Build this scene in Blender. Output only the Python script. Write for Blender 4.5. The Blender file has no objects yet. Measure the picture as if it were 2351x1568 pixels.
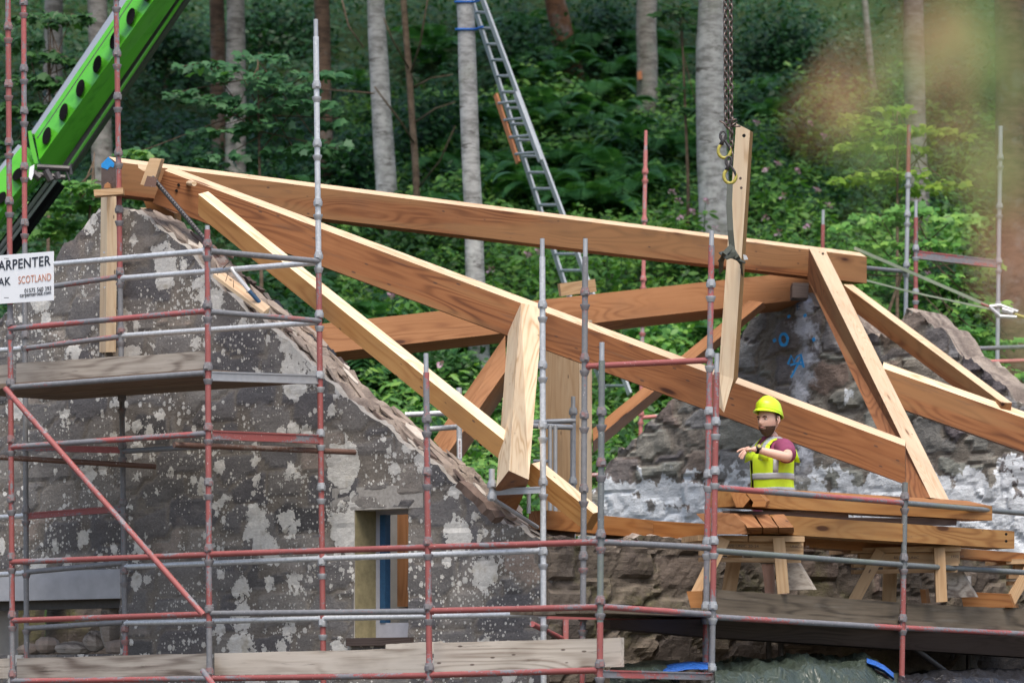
import bpy, bmesh, math, random
import numpy as np
from mathutils import Vector, Matrix, noise

random.seed(11); RNG = np.random.default_rng(5)
SC = bpy.context.scene; COL = SC.collection
# ---------------------------------------------------------------- camera, sky, sun, exposure
K = 9000.0; XC = 1175.5; YH = 1620.0; CZ = 1.6        # measured from the photograph: focal length in pixels, horizon, eye height
cam = bpy.data.cameras.new('camera'); cam_o = bpy.data.objects.new('camera', cam); COL.objects.link(cam_o)
cam_o.location = (0, 0, CZ); cam_o.rotation_euler = (math.radians(90), 0, 0)
cam.sensor_width = 36; cam.lens = 36 * K / 2351; cam.shift_y = (YH - 784) / 2351
cam.clip_start = .1; cam.clip_end = 900
cam.dof.use_dof = True; cam.dof.focus_distance = 33.5; cam.dof.aperture_fstop = 2.8
SC.camera = cam_o
world = bpy.data.worlds.new('World'); SC.world = world; world.use_nodes = True
wn = world.node_tree.nodes; sky = wn.new('ShaderNodeTexSky'); sky.sky_type = 'NISHITA'; sky.sun_disc = False
SUN_EL, SUN_AZ = math.radians(62), math.radians(172)
sky.sun_elevation = SUN_EL; sky.sun_rotation = SUN_AZ; sky.dust_density = 4; sky.air_density = 1.0; sky.ozone_density = .6
world.node_tree.links.new(sky.outputs[0], wn['Background'].inputs[0]); wn['Background'].inputs[1].default_value = .14
sun = bpy.data.lights.new('sun', 'SUN'); sun.energy = 1.5; sun.angle = math.radians(35); sun.color = (1, .96, .90)
sun_o = bpy.data.objects.new('sun', sun); COL.objects.link(sun_o)
sd = Vector((math.sin(SUN_AZ) * math.cos(SUN_EL), math.cos(SUN_AZ) * math.cos(SUN_EL), math.sin(SUN_EL)))
sun_o.rotation_euler = (-sd).to_track_quat('-Z', 'Y').to_euler(); sun_o.location = (0, 0, 40)
SC.view_settings.view_transform = 'Standard'; SC.view_settings.look = 'None'
SC.view_settings.exposure = 0.78; SC.view_settings.gamma = 1
SC.cycles.max_bounces = 6; SC.cycles.diffuse_bounces = 3; SC.cycles.glossy_bounces = 2; SC.cycles.transmission_bounces = 4
SC.cycles.use_denoising = True

# ---------------------------------------------------------------- helpers
def P(x, y, s):                       # photograph pixel + scale (pixels per metre there) -> point in metres
    return Vector(((x - XC) / s, K / s, CZ + (YH - y) / s))
def tag(o, label=None, cat=None, group=None, kind=None):
    if label: o['label'] = label
    if cat: o['category'] = cat
    if group: o['group'] = group
    if kind: o['kind'] = kind
    return o
def empty(name, loc, label=None, cat=None, group=None):
    e = bpy.data.objects.new(name, None); COL.objects.link(e); e.location = loc; e.empty_display_size = .1
    return tag(e, label, cat, group)
def wmat(o):
    return (wmat(o.parent) @ o.matrix_basis) if o.parent else o.matrix_basis.copy()
def frame(o, ax, up=Vector((0, 0, 1))):
    x = ax.normalized(); y = up.cross(x)
    if y.length < 1e-4: y = Vector((0, 1, 0)).cross(x)
    y.normalize(); z = x.cross(y)
    M = Matrix((x, y, z)).transposed().to_4x4(); M.translation = o
    return M
class MB:
    def __init__(s): s.v = []; s.f = []; s.m = []
    def quadloft(s, A, B, capA=True, capB=True, mi=0, mids=None):
        n = len(A); b = len(s.v); s.v += [Vector(p) for p in A] + [Vector(p) for p in B]
        for i in range(n):
            j = (i + 1) % n; s.f.append((b + i, b + j, b + n + j, b + n + i)); s.m.append(mids[i] if mids else mi)
        if capA: s.f.append(tuple(b + i for i in reversed(range(n)))); s.m.append(mids[n] if mids and len(mids) > n else mi)
        if capB: s.f.append(tuple(b + n + i for i in range(n))); s.m.append(mids[n] if mids and len(mids) > n else mi)
        return s
    def box(s, o, a, b, c, mi=0):
        o, a, b, c = map(Vector, (o, a, b, c))
        return s.quadloft([o, o + a, o + a + b, o + b], [o + c, o + a + c, o + a + b + c, o + b + c], mi=mi)
    def cbox(s, c, a, b, d, mi=0):
        c, a, b, d = map(Vector, (c, a, b, d)); return s.box(c - a / 2 - b / 2 - d / 2, a, b, d, mi)
    def chain(s, pts, rad, n=10, caps=True, mi=0, sq=1.0):
        pts = [Vector(p) for p in pts]; base = len(s.v); up = None
        for i, p in enumerate(pts):
            t = pts[min(i + 1, len(pts) - 1)] - pts[max(i - 1, 0)]
            if t.length < 1e-6: t = pts[-1] - pts[0]
            t = t.normalized()
            if up is None:
                up = Vector((0, 0, 1)) if abs(t.z) < .9 else Vector((0, 1, 0))
            u = t.cross(up).normalized(); w = u.cross(t).normalized(); up = w
            r = rad[i] if isinstance(rad, (list, tuple)) else rad
            for k in range(n):
                a = 2 * math.pi * k / n; s.v.append(p + u * (math.cos(a) * r) + w * (math.sin(a) * r * sq))
        for i in range(len(pts) - 1):
            for k in range(n):
                j = (k + 1) % n; s.f.append((base + i * n + k, base + i * n + j, base + (i + 1) * n + j, base + (i + 1) * n + k)); s.m.append(mi)
        if caps:
            s.f.append(tuple(base + k for k in reversed(range(n)))); e = base + (len(pts) - 1) * n
            s.f.append(tuple(e + k for k in range(n))); s.m += [mi, mi]
        return s
    def tube(s, a, b, r, n=12, mi=0, r2=None): return s.chain([a, b], [r, r if r2 is None else r2], n, mi=mi)
    def build(s, name, mats, parent=None, smooth=False, M=None, angle=None):
        if not isinstance(mats, (list, tuple)): mats = [mats]
        if M is None:
            M = Matrix.Translation(sum(s.v, Vector()) / max(1, len(s.v)))
        Mi = M.inverted(); me = bpy.data.meshes.new(name)
        me.from_pydata([tuple(Mi @ v) for v in s.v], [], s.f)
        for m in mats: me.materials.append(m)
        me.polygons.foreach_set('material_index', s.m)
        bm = bmesh.new(); bm.from_mesh(me); bmesh.ops.recalc_face_normals(bm, faces=bm.faces); bm.to_mesh(me); bm.free()
        if smooth: me.polygons.foreach_set('use_smooth', [True] * len(me.polygons))
        if smooth and angle: me.set_sharp_from_angle(angle=math.radians(angle))
        o = bpy.data.objects.new(name, me); COL.objects.link(o)
        if parent: o.parent = parent; o.matrix_basis = wmat(parent).inverted() @ M
        else: o.matrix_basis = M
        return o

# ---------------------------------------------------------------- materials
class N:
    def __init__(s, name):
        s.m = bpy.data.materials.new(name); s.m.use_nodes = True; s.nt = s.m.node_tree; s.b = s.nt.nodes['Principled BSDF']
        s.out = s.nt.nodes['Material Output']
    def node(s, t, ins=(), **props):
        n = s.nt.nodes.new(t)
        for k, v in props.items(): setattr(n, k, v)
        for k, v in (ins.items() if isinstance(ins, dict) else enumerate(ins)): s.set(n.inputs[k], v)
        return n
    def set(s, sock, v):
        if v is None: return
        if isinstance(v, bpy.types.NodeSocket): s.nt.links.new(v, sock)
        elif sock.type == 'RGBA' and not isinstance(v, (int, float)): sock.default_value = tuple(v) + ((1,) if len(v) == 3 else ())
        else: sock.default_value = v
    def obj(s): return s.node('ShaderNodeTexCoord').outputs['Object']
    def rand(s): return s.node('ShaderNodeObjectInfo').outputs['Random']
    def island(s): return s.node('ShaderNodeNewGeometry').outputs['Random Per Island']
    def vm(s, op, a, b=None):
        n = s.node('ShaderNodeVectorMath', operation=op); s.set(n.inputs[0], a)
        if b is not None:
            if op == 'SCALE': s.set(n.inputs['Scale'], b)
            else: s.set(n.inputs[1], b)
        return n.outputs[0]
    def math(s, op, a, b=None, c=None, clamp=False):
        n = s.node('ShaderNodeMath', operation=op, use_clamp=clamp); s.set(n.inputs[0], a)
        if b is not None: s.set(n.inputs[1], b)
        if c is not None: s.set(n.inputs[2], c)
        return n.outputs[0]
    def noise(s, v, scale, detail=3, rough=.55, dist=0, col=False):
        n = s.node('ShaderNodeTexNoise'); s.set(n.inputs['Vector'], v); s.set(n.inputs['Scale'], scale); n.inputs['Detail'].default_value = detail
        n.inputs['Roughness'].default_value = rough; n.inputs['Distortion'].default_value = dist
        return n.outputs[1 if col else 0]
    def vor(s, v, scale, feature='F1', rnd=1, out=0):
        n = s.node('ShaderNodeTexVoronoi', feature=feature); s.set(n.inputs['Vector'], v); n.inputs['Scale'].default_value = scale
        n.inputs['Randomness'].default_value = rnd
        return n if out is None else n.outputs[out]
    def ramp(s, f, pts, interp='LINEAR'):
        n = s.node('ShaderNodeValToRGB'); s.set(n.inputs[0], f); e = n.color_ramp.elements; n.color_ramp.interpolation = interp
        while len(e) < len(pts): e.new(.5)
        for el, (p, c) in zip(e, pts):
            el.position = p; el.color = (c, c, c, 1) if isinstance(c, (int, float)) else tuple(c) + ((1,) if len(c) == 3 else ())
        return n.outputs[0]
    def step(s, f, a, b):
        n = s.node('ShaderNodeMapRange', interpolation_type='SMOOTHSTEP'); s.set(n.inputs[0], f); s.set(n.inputs[1], a); s.set(n.inputs[2], b)
        return n.outputs[0]
    def mix(s, f, a, b, blend='MIX'):
        n = s.node('ShaderNodeMix', data_type='RGBA', blend_type=blend); s.set(n.inputs[0], f); s.set(n.inputs[6], a); s.set(n.inputs[7], b)
        return n.outputs[2]
    def sep(s, v): return s.node('ShaderNodeSeparateXYZ', [v]).outputs
    def comb(s, x=0, y=0, z=0): return s.node('ShaderNodeCombineXYZ', [x, y, z]).outputs[0]
    def bump(s, h, strength=.5, dist=.02, prev=None):
        n = s.node('ShaderNodeBump'); n.inputs['Strength'].default_value = strength; n.inputs['Distance'].default_value = dist
        s.set(n.inputs['Height'], h); s.set(n.inputs['Normal'], prev); return n.outputs[0]
    def done(s, col, rough=.7, metal=0, normal=None, spec=None):
        s.set(s.b.inputs['Base Color'], col); s.set(s.b.inputs['Roughness'], rough); s.set(s.b.inputs['Metallic'], metal)
        if normal is not None: s.set(s.b.inputs['Normal'], normal)
        if spec is not None: s.b.inputs['Specular IOR Level'].default_value = spec
        return s.m

def wood(name, light, mid, dark, stain=(.10, .065, .045), stain_amt=.5, knots=True, rough=.72, ringf=7.0, grain=1.0, sap=None, fine_amt=.34):
    n = N(name); r = n.rand(); v = n.vm('ADD', n.obj(), n.comb(n.math('MULTIPLY', r, 41), n.math('MULTIPLY', r, 13), n.math('MULTIPLY', r, 29)))
    lv = n.vm('MULTIPLY', v, (.20, 1.6, 1.6))
    kn = n.vor(n.vm('MULTIPLY', v, (1.1, 4.2, 4.2)), 1.0, out=None); kd = kn.outputs['Distance']
    kgate = n.math('GREATER_THAN', n.node('ShaderNodeSeparateColor', [kn.outputs['Color']]).outputs[0], .42)
    kpull = n.math('MULTIPLY', n.math('POWER', n.math('SUBTRACT', 1, kd, clamp=True), 5), kgate)
    ring = n.math('ADD', n.math('MULTIPLY', n.noise(lv, 1.7, 2, .45, .25), ringf * 3.4), n.math('MULTIPLY', kpull, 2.4 if knots else 0))
    late = n.math('POWER', n.math('ADD', .5, n.math('MULTIPLY', n.math('SINE', n.math('MULTIPLY', ring, 6.283)), .5)), 2.2)
    late = n.math('MULTIPLY', late, n.step(n.noise(n.vm('MULTIPLY', v, (.9, 3, 3)), 1.1, 2), .3, .7))
    fine = n.noise(n.vm('MULTIPLY', v, (1.6, 48, 48)), 1.0, 4, .65)
    big = n.noise(n.vm('MULTIPLY', v, (.7, 3.4, 3.4)), 1.3, 4, .6)
    f = n.math('ADD', n.math('MULTIPLY', late, .30 * grain), n.math('ADD', n.math('MULTIPLY', fine, fine_amt), n.math('MULTIPLY', big, .46)))
    c = n.ramp(f, [(.24, light), (.52, mid), (.86, dark)])
    if sap: c = n.mix(n.math('MULTIPLY', n.step(n.noise(n.vm('MULTIPLY', v, (.16, 2.6, 2.6)), 1.2, 2, .5), .52, .60), .5), c, n.mix(fine, [k * .8 for k in sap], [k * 1.2 for k in sap]))
    st = n.step(n.noise(n.vm('MULTIPLY', v, (1.2, 14, 14)), 1.5, 6, .7), .55, .74)
    c = n.mix(n.math('MULTIPLY', st, stain_amt), c, stain)
    wash = n.step(n.noise(n.vm('MULTIPLY', v, (.8, 1.3, 1.3)), 1.4, 4, .6), .5, .72); c = n.mix(n.math('MULTIPLY', wash, .38), c, n.mix(.55, c, stain))
    if knots:
        c = n.mix(n.math('MULTIPLY', n.math('MULTIPLY', n.step(kd, .24, .12), kgate), .4), c, dark)
        c = n.mix(n.math('MULTIPLY', n.step(kd, .13, .07), kgate), c, (dark[0] * .42, dark[1] * .36, dark[2] * .36))
        sp = n.vor(n.vm('MULTIPLY', v, (5, 14, 14)), 1.0, out=None); sg_ = n.math('GREATER_THAN', n.node('ShaderNodeSeparateColor', [sp.outputs['Color']]).outputs[1], .8)
        c = n.mix(n.math('MULTIPLY', n.math('MULTIPLY', n.step(sp.outputs['Distance'], .13, .08), sg_), .8), c, (.07, .04, .03))
    nm = n.bump(n.math('ADD', fine, n.math('MULTIPLY', late, .5)), .3, .004)
    return n.done(c, rough, 0, nm, .3)
M = {}
SAP = (.31, .175, .075)
M['orange'] = wood('timber_side_shaded', (.325, .14, .056), (.22, .085, .031), (.095, .032, .013), stain_amt=.5, sap=SAP, grain=1.25)  # weathered side faces, darkened further to carry the shade on them
M['orange2'] = wood('timber_side_plain', (.36, .175, .078), (.275, .122, .048), (.17, .065, .026), stain_amt=.3)
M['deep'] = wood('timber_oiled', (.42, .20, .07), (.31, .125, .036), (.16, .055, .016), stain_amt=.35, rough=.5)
M['honey'] = wood('timber_honey', (.42, .235, .085), (.32, .155, .05), (.19, .08, .024), stain_amt=.3, rough=.5)
M['pale'] = wood('timber_planed_lit', (.70, .54, .37), (.61, .43, .275), (.46, .28, .155), stain=(.25, .16, .10), stain_amt=.5, ringf=9)  # freshly planed wood; sky light on the tops is also in this paler tone
M['cream'] = wood('timber_fresh', (.80, .66, .46), (.72, .55, .36), (.52, .33, .17), stain=(.30, .19, .11), stain_amt=.3, ringf=6, grain=1.4)
M['trestle'] = wood('softwood_trestle', (.56, .40, .24), (.45, .29, .155), (.30, .17, .08), stain_amt=.5)
M['board'] = wood('weathered_board', (.58, .53, .46), (.43, .38, .32), (.17, .135, .11), stain=(.06, .045, .035), stain_amt=.85, knots=False, rough=.85, ringf=4.5, fine_amt=.6)
M['board_pale'] = wood('pale_board', (.70, .64, .56), (.58, .52, .44), (.30, .24, .19), stain=(.10, .065, .045), stain_amt=.9, knots=True, rough=.85, ringf=4, fine_amt=.5)
M['board_dark'] = wood('dark_brown_board', (.24, .195, .145), (.15, .12, .085), (.05, .04, .03), stain=(.24, .22, .18), stain_amt=.5, knots=False, rough=.8, ringf=4.5, fine_amt=.55)  # darker, browner base than the weathered boards, with paler streaks
M['deck'] = wood('deck_board', (.24, .175, .12), (.18, .125, .085), (.09, .06, .04), stain_amt=.5, knots=False, rough=.85, ringf=4.5)
M['endgrain'] = wood('end_grain_grey', (.16, .12, .105), (.12, .088, .075), (.06, .045, .04), stain_amt=.3, knots=False)
M['bearer'] = wood('dark_bearer', (.11, .085, .075), (.075, .056, .05), (.04, .03, .026), stain_amt=.3, knots=False)

def tubemat(name, paint, bare, thr, metal=.0, rough=.55):
    n = N(name); r = n.rand(); v = n.vm('ADD', n.obj(), n.comb(n.math('MULTIPLY', r, 57), n.math('MULTIPLY', r, 23), 0))
    big = n.noise(n.vm('MULTIPLY', v, (.9, 5, 5)), 1.6, 4, .62); small = n.noise(v, 38, 4, .7)
    f = n.math('ADD', n.math('MULTIPLY', big, .72), n.math('MULTIPLY', small, .28))
    m = n.step(f, thr - .02, thr + .03)
    pc = n.mix(n.noise(v, 9, 4, .6), [c * .78 for c in paint], [min(1, c * 1.22) for c in paint])
    bc = n.mix(n.noise(v, 24, 3, .6), [c * .65 for c in bare], [min(1, c * 1.3) for c in bare])
    c = n.mix(m, pc, bc)
    sp = n.step(n.noise(v, 75, 2, .5), .68, .74); c = n.mix(n.math('MULTIPLY', sp, .7), c, (.62, .58, .56))
    return n.done(c, rough, metal, n.bump(f, .2, .003), .45)
RED = (.29, .085, .078); GREY = (.20, .20, .215)
M['red'] = tubemat('red_painted_tube', RED, GREY, .545)
M['redgrey'] = tubemat('worn_red_tube', (.36, .10, .095), GREY, .49)
M['grey'] = tubemat('dull_steel_tube', (.30, .12, .11), (.185, .19, .20), .40)
M['pink'] = tubemat('faded_red_tube', (.50, .18, .165), (.36, .33, .34), .55)
M['rust'] = tubemat('rusty_tube', (.13, .07, .05), (.20, .16, .14), .53)
M['greygreen'] = tubemat('mossy_steel_tube', (.15, .175, .155), (.15, .165, .17), .48)
M['cast'] = tubemat('cast_steel_cup', (.27, .15, .145), (.20, .195, .205), .45)
def galv():
    n = N('galvanised_steel'); v = n.obj(); a = n.vor(v, 55, out=1); b = n.noise(n.vm('MULTIPLY', v, (1.5, 7, 7)), 2.2, 4, .65)
    c = n.mix(n.node('ShaderNodeRGBToBW', [a]).outputs[0], (.46, .485, .505), (.64, .665, .685)); c = n.mix(n.step(b, .60, .74), c, (.33, .345, .36))
    return n.done(c, n.ramp(b, [(.3, .34), (.7, .5)]), .3)
M['galv'] = galv()
def flat(name, col, rough=.6, metal=0, var=.25, scale=14, spec=None):
    n = N(name); v = n.obj(); f = n.noise(v, scale, 4, .6)
    return n.done(n.mix(f, [c * (1 - var) for c in col], [min(1, c * (1 + var)) for c in col]), rough, metal, n.bump(f, .1, .003), spec)
M['galv_dull'] = flat('galvanised_dull', (.40, .42, .44), .5, .35, .2)
M['steel_dark'] = flat('dark_steel', (.075, .07, .07), .45, .5, .4, 30)
M['black'] = flat('black_metal', (.012, .012, .013), .9, spec=.05)
M['yellow'] = flat('chipped_yellow_paint', (.38, .33, .06), .5, 0, .75, 60)
M['white_pl'] = flat('white_sign_board', (.82, .84, .86), .35, 0, .02, 3)
M['ink'] = flat('black_lettering', (.025, .03, .045), .5)
M['ink_or'] = flat('copper_lettering', (.55, .22, .13), .5)
M['bluepaint'] = flat('blue_spray_paint', (.03, .33, .80), .6, 0, .3, 30)
M['bluestrap'] = flat('blue_strap', (.02, .15, .55), .6)
M['bluedark'] = flat('dark_blue_window_frame', (.02, .075, .16), .5, 0, .4, 30)
M['framegrey'] = flat('grey_window_frame', (.36, .37, .42), .6, 0, .2)
M['concrete'] = flat('concrete_lintel', (.40, .41, .43), .85, 0, .25, 7)
M['webbing'] = flat('dark_green_webbing', (.055, .062, .05), .85, 0, .4, 60)
M['paleweb'] = flat('pale_green_strap', (.33, .38, .27), .8, 0, .25, 40)
M['alu'] = flat('grey_aluminium', (.40, .43, .46), .45, .4, .2)
M['orangepaint'] = flat('orange_ladder_paint', (.55, .21, .09), .6, 0, .3, 8)
M['skin'] = flat('skin', (.66, .41, .31), .5, 0, .10, 30)
M['beard'] = flat('brown_beard', (.075, .04, .025), .9, 0, .5, 120)
M['lip'] = flat('lip', (.42, .19, .16), .5)
M['eyewhite'] = flat('eye', (.55, .52, .48), .3, 0, .02); M['iris'] = flat('iris', (.03, .03, .035), .3)
M['tee'] = flat('maroon_tshirt', (.23, .045, .105), .85, 0, .3, 18)
M['hivis'] = flat('hi_vis_yellow', (.62, .84, .02), .6, 0, .08, 10)
M['helmet'] = flat('yellow_hard_hat', (.62, .86, .03), .3, 0, .05, 4)
M['reflect'] = flat('reflective_grey_tape', (.45, .47, .48), .4, 0, .1)
M['trouser'] = flat('khaki_shorts', (.30, .26, .21), .9, 0, .2, 20)
def tarp(name, col, gl=.35):
    n = N(name); v = n.obj(); f = n.noise(v, 7, 5, .65, .8); w_ = n.noise(n.vm('MULTIPLY', v, (1.6, 1.6, .8)), 3.2, 2, .5, 2.5); return n.done(n.mix(f, [c * .7 for c in col], [c * 1.3 for c in col]), gl, 0, n.bump(w_, .9, .05), .5)
M['tarp'] = tarp('olive_tarpaulin', (.045, .06, .045)); M['tarpblue'] = tarp('blue_tarpaulin', (.02, .11, .42), .45); M['tarpblack'] = tarp('black_tarpaulin', (.02, .02, .023))

def boom_mat():
    n = N('green_crane_paint'); v = n.obj(); f = n.noise(n.vm('MULTIPLY', v, (.4, 3, 3)), 2, 4, .6)
    c = n.mix(n.step(f, .5, .75), (.095, .44, .03), (.06, .33, .02))
    return n.done(c, .25, 0, None, .5)
M['crane'] = boom_mat()

# --- walls: object coordinates of a wall are (along, into the wall, up)
def lichen_wall():
    n = N('lichened_rubble_wall'); v = n.obj(); xyz = n.sep(v); v2 = n.comb(n.math('ADD', xyz[0], xyz[1]), 0, xyz[2])
    w = n.noise(v2, 3.0, 4, .6, 0, True); vd = n.vm('ADD', v2, n.vm('SCALE', n.vm('SUBTRACT', w, (.5, .5, .5)), .22))
    w2 = n.noise(v2, 22, 4, .65, 0, True); ve = n.vm('ADD', v2, n.vm('SCALE', n.vm('SUBTRACT', w2, (.5, .5, .5)), .05))
    at_ = n.node('ShaderNodeAttribute', attribute_name='stone').outputs['Fac']; jt = n.node('ShaderNodeAttribute', attribute_name='joint').outputs['Fac']
    stone = n.ramp(at_, [(0, (.08, .078, .08)), (.3, (.19, .182, .175)), (.5, (.115, .112, .118)), (.75, (.235, .22, .20)), (1, (.31, .255, .215))])
    big = n.noise(v2, 1.1, 5, .65); med = n.noise(v2, 6, 5, .7); fine = n.noise(v2, 40, 5, .75)
    mort = n.mix(med, (.12, .105, .09), (.26, .235, .20))
    c = n.mix(n.math('MULTIPLY', n.step(jt, .8, .1), .85), stone, mort)
    c = n.mix(n.math('MULTIPLY', n.step(n.noise(vd, 1.6, 5, .65), .52, .70), .55), c, n.mix(med, (.19, .18, .17), (.37, .355, .33)))   # lime render left on the stones
    c = n.mix(n.math('MULTIPLY', n.step(big, .54, .72), .5), c, (.06, .055, .054))                              # soot / algae staining
    c = n.mix(n.math('MULTIPLY', n.step(n.noise(v2, .8, 4, .6), .6, .75), .35), c, (.20, .13, .09))
    c = n.mix(.85, c, n.mix(fine, (.25, .25, .25), (1.8, 1.8, 1.8)), 'MULTIPLY')
    hgt = n.math('ADD', n.math('MULTIPLY', med, .7), n.math('MULTIPLY', fine, .5))
    tot = None
    # lichen rosettes at four sizes: cells of a Voronoi grid with a radius of their own, lobed by noise
    for scale, wob, lo, hi, gate_s, g0, g1, seed in ((1.9, .17, .46, .52, .5, .42, .56, 3.1), (3.3, .13, .40, .52, .7, .40, .54, 9.7), (7.0, .055, .46, .50, 1.0, .40, .56, 5.3), (17, .02, .44, .46, 1.3, .42, .58, 1.9), (38, .010, .38, .48, 1.7, .38, .58, 7.7)):
        vv = n.vm('ADD', n.vm('ADD', v2, (seed, 0, seed * 2.3)), n.vm('SCALE', n.vm('SUBTRACT', n.noise(v2, scale * 4.5, 4, .62, 0, True), (.5, .5, .5)), wob * 2.2))
        vo = n.vor(vv, scale, out=None); cc = n.node('ShaderNodeSeparateColor', [vo.outputs['Color']]).outputs
        rad = n.math('MULTIPLY', n.math('SUBTRACT', cc[0], lo, clamp=True), hi / (1 - lo) * 1.25)
        g = n.step(n.noise(n.vm('ADD', v2, (seed * 3, 0, 0)), gate_s, 3, .6), g0, g1)
        rr = n.math('MULTIPLY', rad, g)
        d = n.math('SUBTRACT', rr, vo.outputs['Distance'])
        mk = n.step(d, 0.0, .035)
        tot = mk if tot is None else n.math('MAXIMUM', tot, mk)
    lc = n.mix(n.noise(v2, 26, 5, .8), (.36, .35, .32), (.92, .91, .86)); lc = n.mix(n.step(n.noise(v2, 5, 3, .6), .55, .7), lc, (.46, .43, .36))
    c = n.mix(n.math('MULTIPLY', tot, .93), c, lc)
    # right-hand end towards the corner: browner, mossier
    hh = n.math('ADD', hgt, n.math('MULTIPLY', tot, .35))
    return n.done(c, .92, 0, n.bump(hh, .9, .022), .2)
M['lichen'] = lichen_wall()
def rubble(name, cols, mort, sx, sz, white=None, moss=0, whsplash=None, dark=1.0):
    n = N(name); v = n.obj(); xyz = n.sep(v); v2 = n.comb(n.math('ADD', xyz[0], xyz[1]), 0, xyz[2])
    vd = n.vm('ADD', v2, n.vm('SCALE', n.vm('SUBTRACT', n.noise(v2, 2.6, 4, .6, 0, True), (.5, .5, .5)), .34)); sc = n.vm('MULTIPLY', vd, (sx, 1, sz))
    at_ = n.node('ShaderNodeAttribute', attribute_name='stone').outputs['Fac']; edge = n.node('ShaderNodeAttribute', attribute_name='joint').outputs['Fac']
    med = n.noise(v2, 5, 6, .7); fine = n.noise(n.vm('MULTIPLY', v2, (1, 1, 2.2)), 20, 6, .75)
    c = n.ramp(at_, [(i / (len(cols) - 1), k) for i, k in enumerate(cols)])
    c = n.mix(n.math('MULTIPLY', n.step(edge, .7, .2), n.step(med, .3, .5)), c, mort)
    c = n.mix(.9, c, n.mix(fine, (.28, .28, .28), (1.75, 1.75, 1.75)), 'MULTIPLY')
    c = n.mix(.4, c, n.mix(n.noise(v2, 1.4, 4, .6), (.45, .45, .45), (1.5, 1.5, 1.5)), 'MULTIPLY'); c = n.mix(n.math('MULTIPLY', n.math('MULTIPLY', n.step(edge, .25, .0), n.step(med, .5, .35)), .8), c, (.045, .04, .035))
    if moss:
        c = n.mix(n.math('MULTIPLY', n.step(n.noise(v2, 1.1, 6, .7), .50, .70), moss), c, n.mix(fine, (.05, .055, .015), (.20, .20, .05)))
    if white:                                     # old limewash below a given height, flaking
        z0, z1 = white
        fl = n.math('ADD', n.noise(vd, 2.6, 6, .62), n.math('MAXIMUM', n.math('MULTIPLY', n.math('SUBTRACT', z1, xyz[2]), .42), -.17))
        mk = n.step(fl, .50, .525)
        c = n.mix(mk, c, n.mix(n.noise(v2, 9, 5, .7), (.52, .56, .60), (.80, .84, .88)))
    if whsplash:                                  # limewash run down the middle of the gable
        u0, zlo = whsplash
        dx = n.math('ABSOLUTE', n.math('SUBTRACT', xyz[0], u0))
        fl = n.math('SUBTRACT', n.noise(vd, 4.5, 5, .65), n.math('MULTIPLY', dx, 1.25))
        mk = n.math('MULTIPLY', n.step(fl, .30, .46), n.step(xyz[2], zlo, zlo + .4))
        c = n.mix(n.math('MULTIPLY', mk, .85), c, n.mix(med, (.40, .43, .50), (.72, .76, .84)))
    hgt = n.math('ADD', 0.0, n.math('ADD', med, n.math('MULTIPLY', fine, .6)))
    return n.done(c, .92, 0, n.bump(hgt, .8, .035), .2)
M['gable2'] = rubble('grey_rubble_wall', [(.15, .125, .135), (.26, .265, .265), (.12, .105, .115), (.27, .28, .25), (.21, .16, .135), (.20, .195, .20)], (.20, .18, .155), 1.75, 2.7, white=(3.0, 4.05), whsplash=(0.0, 3.9))
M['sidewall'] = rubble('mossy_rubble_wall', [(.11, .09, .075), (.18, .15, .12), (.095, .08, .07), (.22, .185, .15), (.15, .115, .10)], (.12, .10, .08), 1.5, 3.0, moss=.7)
M['plaster'] = flat('old_plaster', (.40, .38, .345), .9, 0, .3, 5)
M['yellowlime'] = flat('yellow_limewash', (.26, .225, .125), .9, 0, .5, 14)
M['coping'] = rubble('broken_coping_stone', [(.24, .19, .155), (.36, .30, .25), (.18, .145, .125), (.42, .36, .30)], (.34, .30, .26), 5, 5)
M['slate'] = flat('weathered_slate', (.29, .235, .195), .85, 0, .55, 12); M['slate2'] = flat('brown_slate', (.16, .115, .095), .85, 0, .5, 12); M['slate3'] = flat('pale_stone_flake', (.52, .47, .41), .9, 0, .4, 14)

def leafmat(name, cols, trans=.3, rough=.45, spec=.35):
    n = N(name); c = n.ramp(n.island(), [(i / (len(cols) - 1), k) for i, k in enumerate(cols)])
    n.done(c, rough, 0, None, spec)
    t = n.node('ShaderNodeBsdfTranslucent', [n.mix(1.0, c, (1.3, 1.45, .55), 'MULTIPLY')]); mx = n.node('ShaderNodeMixShader', [trans, n.b.outputs[0], t.outputs[0]])
    n.nt.links.new(mx.outputs[0], n.out.inputs[0]); return n.m
M['leaf_dark'] = leafmat('dark_leaf', [(.013, .055, .022), (.022, .082, .03), (.036, .115, .04)])  # darkest leaf greens; shade under the canopy is partly put into this colour
M['leaf_mid'] = leafmat('mid_green_leaf', [(.024, .078, .024), (.04, .115, .032), (.06, .15, .042)])
M['leaf_bright'] = leafmat('bright_green_leaf', [(.065, .19, .045), (.10, .26, .055), (.15, .33, .07), (.22, .39, .08)])
M['leaf_syc'] = leafmat('sycamore_leaf', [(.035, .11, .05), (.055, .15, .062), (.08, .19, .075)])
M['leaf_lime'] = leafmat('lime_maple_leaf', [(.12, .25, .035), (.19, .33, .045), (.28, .40, .06)], .4)
M['fern'] = leafmat('fern_frond', [(.042, .145, .055), (.06, .19, .068), (.09, .24, .085)])
M['petal'] = leafmat('pink_petal', [(.36, .14, .24), (.50, .26, .38), (.66, .52, .60)], .2)
M['leaf_red'] = leafmat('russet_leaf', [(.62, .27, .19), (.58, .30, .20), (.55, .34, .21)], .3)
M['leaf_olive'] = leafmat('olive_yellow_leaf', [(.24, .36, .15), (.30, .40, .16), (.38, .40, .18)], .3)
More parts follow.
